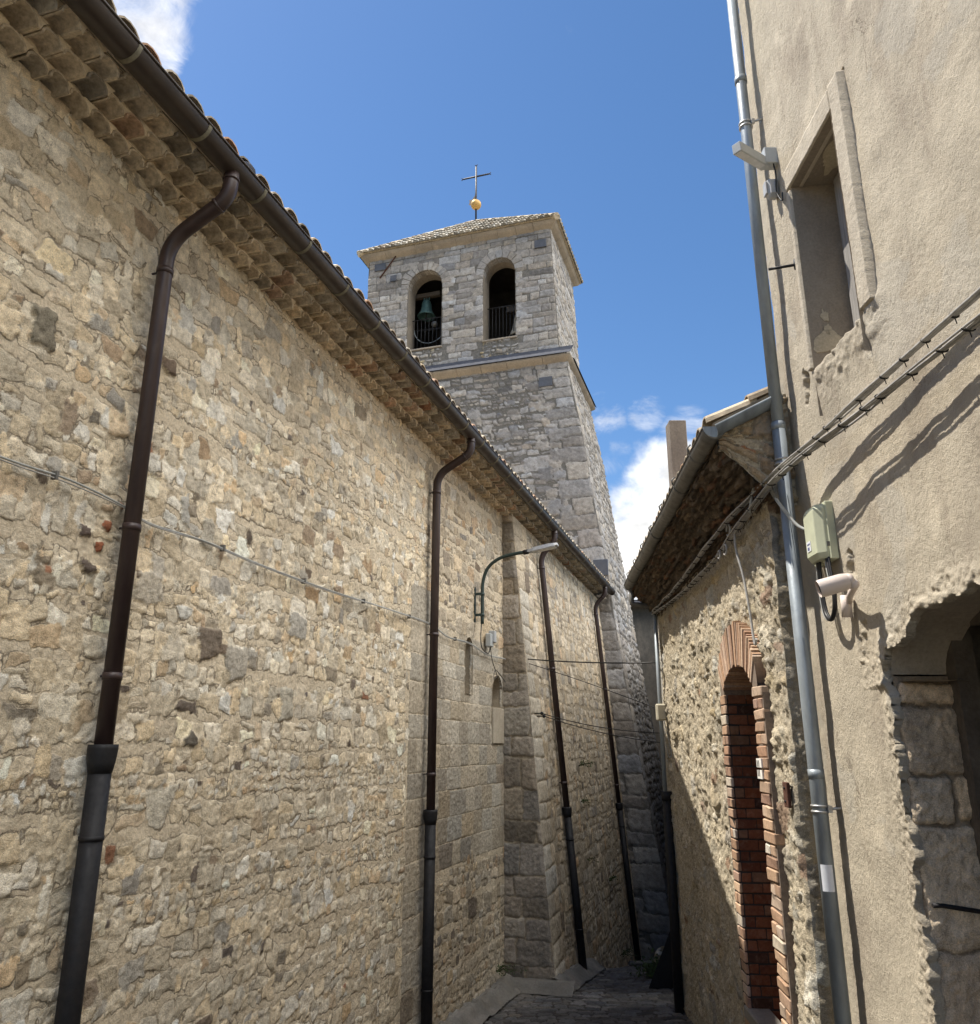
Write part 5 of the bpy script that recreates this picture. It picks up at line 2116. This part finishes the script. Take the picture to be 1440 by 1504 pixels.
b.box((XW - .10, 5.47, 4.31), AXW, (.008, .032, .06), ch=.006)
b.build('lid', M['lamphead'], jb3)

# telecom box
gb = thing('utility_box', (XW - .02, 5.3, 1.2), 'pale green plastic utility box with chamfered cover beside the galvanised pipe', 'utility box')
b = MB()
cx, cy, cz = XW - .065, 5.32, 1.395
prof = [(-.13, 0), (-.13, .075), (-.085, .125), (.085, .125), (.13, .075), (.13, 0)]
vs = []
for zz in (-.19, -.15, .15, .19):
    for (yy, d_) in prof:
        k = 1.0 if abs(zz) < .18 else .82
        vs.append((XW - d_ * k, cy + yy * (1 if abs(zz) < .18 else .93), cz + zz))
fs = []
for i in range(3):
    for k in range(5):
        fs.append((i * 6 + k, i * 6 + k + 1, (i + 1) * 6 + k + 1, (i + 1) * 6 + k))
fs += [(5, 4, 3, 2, 1, 0), (18, 19, 20, 21, 22, 23)]
b.add(vs, fs)
b.build('cover', M['boxgreen'], gb, bevel=.006)
b = MB()
b.box((XW - .03, cy, cz), AXW, (.028, .142, .20), ch=.005)
b.build('back_plate', M['boxgreen'], gb)
b = MB()
b.box((XW - .127, cy + .03, cz - .08), AXW, (.0015, .032, .035))
b.build('label_sticker', M['label'], gb)
b = MB()
b.box((XW - .129, cy + .035, cz - .095), AXW, (.001, .014, .010))
b.box((XW - .129, cy + .03, cz - .065), AXW, (.001, .022, .005))
b.build('label_print', M['ink'], gb)
b = MB()
b.box((XW - .066, cy - .1435, cz - .10), AXW, (.010, .0015, .016))
b.build('latch', M['galvdark'], gb)
cd = thing('conduit_loop', (XW - .06, 5.2, .95), 'black and grey cables looping out under the pale green utility box', 'cable')
for nm, off, mt, r in (('black_conduit', 0, 'black', .016), ('grey_lead', .03, 'wirecable', .009), ('thin_lead', -.025, 'black', .008)):
    b = MB()
    b.tube(smooth_path([(XW - .07, 5.36 + off, 1.25), (XW - .07, 5.37 + off, 1.05), (XW - .075, 5.33 + off, .86), (XW - .08, 5.24 + off, .80), (XW - .08, 5.17 + off * .5, .86), (XW - .075, 5.16 + off * .5, .98), (XW - .07, 5.20 + off, 1.10), (XW - .06, 5.24 + off, 1.24)], 8), r, 8)
    b.build(nm, M[mt], cd)

# security camera
sc_ = thing('security_camera', (XW - .02, 4.66, .78), 'pinkish white bullet security camera on a short wall bracket', 'security camera')
b = MB()
ca = np.array([1.995, 4.80, .915])
cb = np.array([2.165, 4.765, .960])
dv = (cb - ca) / np.linalg.norm(cb - ca)
b.tube([ca, ca + dv * .02, ca + (cb - ca) * .8, cb], [.052, .055, .054, .047], 20, caps=False)
b.tube([ca + dv * .03, ca + dv * .031], [.05, .001], 20, caps=False)
b.tube([cb, cb + dv * .03], [.047, .035], 20)
b.build('housing', M['campink'], sc_)
b = MB()
b.tube([ca + dv * .012, ca + dv * .028], .036, 16)
b.build('lens', M['black'], sc_)
b = MB()
b.tube(fillet([cb + dv * .01, cb + dv * .05 - UP * .03, np.array([2.24, 4.93, .90]), np.array([XW - .03, 5.06, .885])], .03), [.020] * 18, 12)
b.sphere(cb + dv * .03 - UP * .03, .034, 12, 8)
b.build('bracket', M['campink'], sc_)
b = MB()
b.tube([(XW - .04, 5.08, .93), (XW - .035, 5.10, .79)], .034, 14)
b.build('wall_mount', M['campink'], sc_)


# cable bundles along the plaster wall, then under the low eaves
def bundle(label, pts, strands, seed, r, tie=.23, spread=.03):
    t = thing('cable_bundle', pts[0], label, 'cable bundle', 'tied cable bundles')
    rg = np.random.default_rng(seed)
    P = smooth_path(pts, 24)
    P = [np.array(p) for p in P]
    b = MB()
    L = np.cumsum([0] + [np.linalg.norm(P[i + 1] - P[i]) for i in range(len(P) - 1)])
    for k in range(strands):
        ph = rg.uniform(0, 6.28)
        ox = (k - (strands - 1) / 2) * spread
        fq = rg.uniform(4, 7)
        path = []
        for p, l in zip(P, L):
            sway = 1 + .28 * math.sin(l * fq + ph)
            path.append(p + np.array([ox * sway, 0, .004 * math.sin(l * fq * .8 + ph * 2) + rg.normal(0, .0006)]))
        b = MB()
        b.tube(path, r * rg.uniform(.8, 1.2), 7)
        b.build('strand', M['cable'], t)
    l = .1
    while l < L[-1] - .05:
        i = int(np.searchsorted(L, l))
        p = P[i]
        d = P[min(i + 1, len(P) - 1)] - P[i - 1]
        d /= np.linalg.norm(d)
        w = spread * (strands - 1) / 2 + r * 1.6
        ring_ = [p + np.array([w * .8 * math.cos(a), 0, (r * 1.5) * math.sin(a)]) for a in np.linspace(0, 2 * math.pi, 13)]
        b = MB()
        b.tube(ring_, .005, 5, caps=False)
        b.tube([p - UP * r, p - UP * (r + .035) + np.array([.01, .005, 0])], .003, 5)
        b.build('tie', M['black'], t)
        l += tie * rg.uniform(.75, 1.25)
    return t


bundle('upper of the two tied cable bundles crossing the sunny plaster wall', [(2.29, 1.2, 2.04), (2.285, 2.4, 2.03), (2.27, 3.28, 2.018), (2.22, 4.25, 2.0), (2.17, 5.21, 1.977), (2.10, 5.62, 1.93), (2.05, 6.15, 1.88), (2.06, 7.2, 1.84), (2.23, 9.4, 1.83), (2.40, 11.7, 1.90)], 4, 41, .0075, spread=.012)
bundle('lower tied cable bundle crossing the sunny plaster wall, with loops under the eaves', [(2.27, 1.2, 1.84), (2.25, 2.3, 1.85), (2.22, 3.236, 1.855), (2.155, 4.25, 1.862), (2.09, 5.21, 1.865), (2.055, 5.75, 1.83), (2.09, 6.5, 1.77), (2.12, 7.2, 1.70), (2.24, 8.8, 1.72), (2.33, 10.2, 1.78), (2.40, 11.7, 1.86)], 5, 43, .0085, spread=.013)
lp = thing('looped_cable', (2.1, 6.6, 1.6), 'loose grey cable hanging down beside the brick arch of the low house', 'cable')
b = MB()
b.tube(smooth_path([(2.10, 6.65, 1.76), (2.09, 6.62, 1.6), (2.11, 6.55, 1.35), (2.12, 6.50, 1.05), (2.12, 6.47, .86), (2.12, 6.44, .78), (2.12, 6.40, .82)], 8), .011, 8)
b.build('hanging_lead', M['cable'], lp)
b = MB()
for (cy, cz, r_) in ((6.72, 1.80, .05), (6.86, 1.66, .045), (7.05, 1.66, .035)):
    b = MB()
    b.tube([(2.07, cy + r_ * math.cos(a), cz + r_ * math.sin(a)) for a in np.linspace(0, 5.6, 18)], .009, 7)
    b.build('loop', M['cable'], lp)
ar = thing('arched_conduit', (2.1, 5.6, 1.7), 'pale cable arching from the low eaves over the galvanised pipe to the utility box', 'cable')
b = MB()
b.tube(smooth_path([(2.06, 6.1, 1.78), (2.06, 6.0, 1.90), (2.07, 5.9, 1.955), (2.09, 5.75, 1.90), (2.115, 5.60, 1.70), (2.18, 5.50, 1.52), (2.22, 5.44, 1.46)], 8), .012, 8)
b.build('sheath', M['wirecable'], ar)
b = MB()
b.tube([(2.09, 5.71, 1.87), (2.11, 5.63, 1.74)], .016, 8)
b.build('collar', M['galvdark'], ar)

# ------------------------------------------------------------------ house beyond the alley
fh = thing('far_house', (7, 30, -7), 'plain dark shaded house with a flat roof edge closing the end of the alley', 'house')
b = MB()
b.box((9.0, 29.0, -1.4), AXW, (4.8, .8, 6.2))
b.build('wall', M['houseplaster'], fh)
b = MB()
b.prism([(3.12, 12.6, -7.5), (6.5, 27.0, -7.5), (10.5, 27.0, -7.5), (10.5, 12.6, -7.5)], (0, 0, 10.9))  # unseen terrace block, added to darken the alley
b.build('unseen_terrace', M['houseplaster'], fh)
b = MB()
b.box((9.0, 28.9, 4.86), AXW, (5.0, 1.1, .07), ch=.01)
b.tube([(4.05, 27.75, 4.80), (13, 27.75, 4.80)], .07, 10)
b.build('roof_edge', M['lead'], fh)
b = MB()
b.tube(smooth_path([(4.0, 27.7, 5.75), (4.08, 27.7, 5.6), (4.25, 27.7, 5.35), (4.35, 27.7, 5.05), (4.6, 27.7, 4.95)], 6), .09, 8)
b.build('roof_pipe', M['lead'], fh)

# ------------------------------------------------------------------ street
grg = np.random.default_rng(29)
b = MB()
N = 34
xs = np.linspace(-1, 1, N)
vs = []
prof_y = [-400, -40, -5, 0, 5, 10, 13, 15, 19.5, 24, 34, 60, 400, 1500]
for y in prof_y:
    z = float(ground_z(np.clip(y, -40, 34))) - .06
    for x in (-900, -30, -5, 0, 5, 30, 900):
        vs.append((x, y, z - (.4 if abs(x) > 4 else 0)))
fs = [(i * 7 + k, i * 7 + k + 1, (i + 1) * 7 + k + 1, (i + 1) * 7 + k) for i in range(len(prof_y) - 1) for k in range(6)]
b.add(vs, fs, True)
tag(b.build('terrain', M['earth']), None, None, kind='structure')
SPAL = [(20, (.15, .142, .132)), (14, (.12, .114, .108)), (10, (.18, .168, .155)), (5, (.09, .085, .08))]
sts = ashlar(-1.5, 5.2, 6.5, 23, grg, pal=SPAL, h=(.10, .13), w=(.12, .26), gap=.010, prot=(.010, .022), jit=.006, rad=(.2, .4), irr=.06)
us = np.arange(-1.2, 4.6, .028)
vs_ = np.arange(7.0, 23.0, .022)
o = sheet('street', us, vs_, lambda X, Y, H: np.stack([X, Y, ground_z(Y) + H - .03 * np.exp(-((X - .35 - .11 * Y) / .5) ** 2)], -1), sts, M['cobble'], None, seed=151, rough=.006, warp=(.05, .008), base_h=lambda X, Y: .02 * fbm(X * .8, Y * .8, 4, 3))
tag(o, None, None, kind='structure')
b = MB()
for y0, y1 in ((-12, -5), (-5, 0), (0, 7.02)):
    b.add([(-4.5, y0, ground_z(y0)), (2.6, y0, ground_z(y0)), (2.6, y1, ground_z(y1)), (-4.5, y1, ground_z(y1))], [(0, 1, 2, 3)])
tag(b.build('pavement', M['patch']), None, None, kind='structure')
# concrete kerb along the wall foot
us = np.arange(7.5, 14.4, .03)
vs_ = np.linspace(0, 1, 14)


def curb(U, V, H):
    wd = .30 + .06 * vnoise(U * 2, U * 0, 3)
    edge = np.where(U < SB0 - .02, NW + .03, bat_n(-3.3) - .05)
    lead = np.where((U > SB0 - .35) & (U < SB0 + .05), .25, 0)
    n = edge + wd * V
    s = U
    P = cwa(s, n, 0 * U)
    gz = ground_z(P[..., 1])
    prof = .14 * (1 - sst(V, .25, 1.0)) + .03
    P[..., 2] = gz + prof * (1 + .5 * fbm(U * 5, V * 3, 6, 3)) + H
    return P


us1 = np.arange(7.5, SB0 - .04, .03)
o = sheet('kerb', us1, vs_, curb, [], M['concrete'], None, base_h=lambda U, V: (.03 * fbm(U * 7, V * 4, 5, 4, .6)))
tag(o, None, None, kind='structure')
b = MB()
rg = np.random.default_rng(8)
us2 = np.linspace(NW + .0, -2.62, 30)


def curb2(U, V, H):
    P = cwa(SB0 - .06 - .32 * V - 0 * U, U, 0 * U)
    P[..., 2] = ground_z(P[..., 1]) + .13 * (1 - sst(V, .3, 1)) + .02 + H
    return P


o = sheet('kerb', us2, vs_, curb2, [], M['concrete'], None, base_h=lambda U, V: .014 * fbm(U * 10, V * 5, 6, 3))
tag(o, None, None, kind='structure')


def curb3(U, V, H):
    e = bat_n(ground_z(U * .955 - 2.9 * .0) + .1)
    P = cwa(U, e - .04 + .34 * V, 0 * U)
    P[..., 2] = ground_z(P[..., 1]) + .16 * (1 - sst(V, .15, 1)) + .02 + H
    return P


o = sheet('kerb', np.arange(SB0 - .1, 15.3, .03), vs_, curb3, [], M['concrete'], None, base_h=lambda U, V: .03 * fbm(U * 6, V * 4, 8, 3))
tag(o, None, None, kind='structure')
b = MB()
for (y0, y1, x0, x1) in ((9.3, 10.75, 1.15, 2.05),):
    b.add([(x0, y0, ground_z(y0) + .032), (x1, y0, ground_z(y0) + .032), (x1 + .1, y1, ground_z(y1) + .032), (x0 + .12, y1, ground_z(y1) + .032)], [(0, 1, 2, 3)])
tag(b.build('asphalt_patch', M['patch']), None, None, kind='structure')
b = MB()
e0, e1 = CW(18.6, -2.75, 0), CW(20.2, -1.3, 0)
for (p, q) in ((e0, e1),):
    b.tube([np.array([p[0], p[1], ground_z(p[1]) + .05]), np.array([q[0], q[1], ground_z(q[1]) + .05])], .05, 4)
tag(b.build('edge_stone', M['concrete']), None, None, kind='structure')


# plants, stone, guard
def weed(base, size, n, seed, label, out=np.array([0, 0, 0.]), droop=.3):
    t = thing('weed', base, label, 'weed', 'weeds in the alley')
    rg = np.random.default_rng(seed)
    lf, sm = MB(), MB()
    for i in range(n):
        d = rg.normal(0, 1, 3)
        d[2] = abs(d[2]) * 1.2 + .2
        d = d / np.linalg.norm(d) + out * 1.2
        L = size * rg.uniform(.5, 1.1)
        pts = [np.array(base) + d * L * q - UP * droop * L * q * q * .6 + rg.normal(0, .004, 3) for q in np.linspace(0, 1, 4)]
        sm.tube(pts, .0025, 4)
        for p in pts[1:]:
            for _ in range(5):
                a = rg.normal(0, 1, 3)
                a /= np.linalg.norm(a)
                c = np.cross(a, rg.normal(0, 1, 3))
                c /= np.linalg.norm(c)
                l = size * rg.uniform(.10, .2)
                o_ = p + rg.normal(0, size * .06, 3)
                lf.add([o_, o_ + a * l * .5 + c * l * .28, o_ + a * l, o_ + a * l * .5 - c * l * .28], [(0, 1, 2, 3)])
    sm.build('stem', M['stem'], t)
    lf.build('leaves', M['leaf'], t)
    return t


g_ = lambda s, z: CW(s, float(bat_n(z)) + .02, z)
weed(g_(15.95, -.36), .17, 12, 1, 'topmost small weed growing from the battered church wall', NV)
weed(g_(15.75, -1.0), .16, 9, 2, 'weed growing from the battered church wall, second from the top', NV, .8)
weed(g_(15.75, -2.0), .13, 8, 3, 'dark weed low on the battered church wall, third from the top', NV, .8)
weed(g_(17.8, -2.65), .18, 11, 4, 'lowest weed on the battered church wall, beside the farthest downpipe', NV)
weed(CW(11.95, -3.62, -3.0), .2, 12, 5, 'small weed at the kerb of the ashlar church wall', NV, .5)
bx = np.array([2.62, 14.1, float(ground_z(14.1))])
weed(bx, .42, 34, 6, 'bushy green weed growing beside the black guard at the street edge', droop=.2)
weed(np.array(CW(17.0, -2.66, float(ground_z(16.0)) + .0)), .2, 9, 7, 'low weed at the foot of the battered church wall', NV, .4)

rk = MB()
rk.sphere((2.93, 15.0, float(ground_z(15.0)) + .12), .24, 14, 10, sc=(.75, 1, 1))
rk.v = [tuple(np.array(q) * (1 + .02 * math.sin(q[0] * 31 + q[2] * 17))) for q in rk.v]
o = rk.build('boulder', M['rock'])
tag(o, 'pale rounded stone behind the bushy weed at the street edge', 'stone')
gd = MB()
y0 = 13.0
z0 = float(ground_z(y0))
gd.prism([(2.28, y0, z0), (2.80, y0, z0), (2.74, y0 - .2, z0 + .95), (2.68, y0 - .2, z0 + .97)], (.02, .05, 0))
o = gd.build('metal_guard', M['blackmetal'])
tag(o, 'black sloping metal guard plate leaning beside the black pipe foot', 'metal guard')
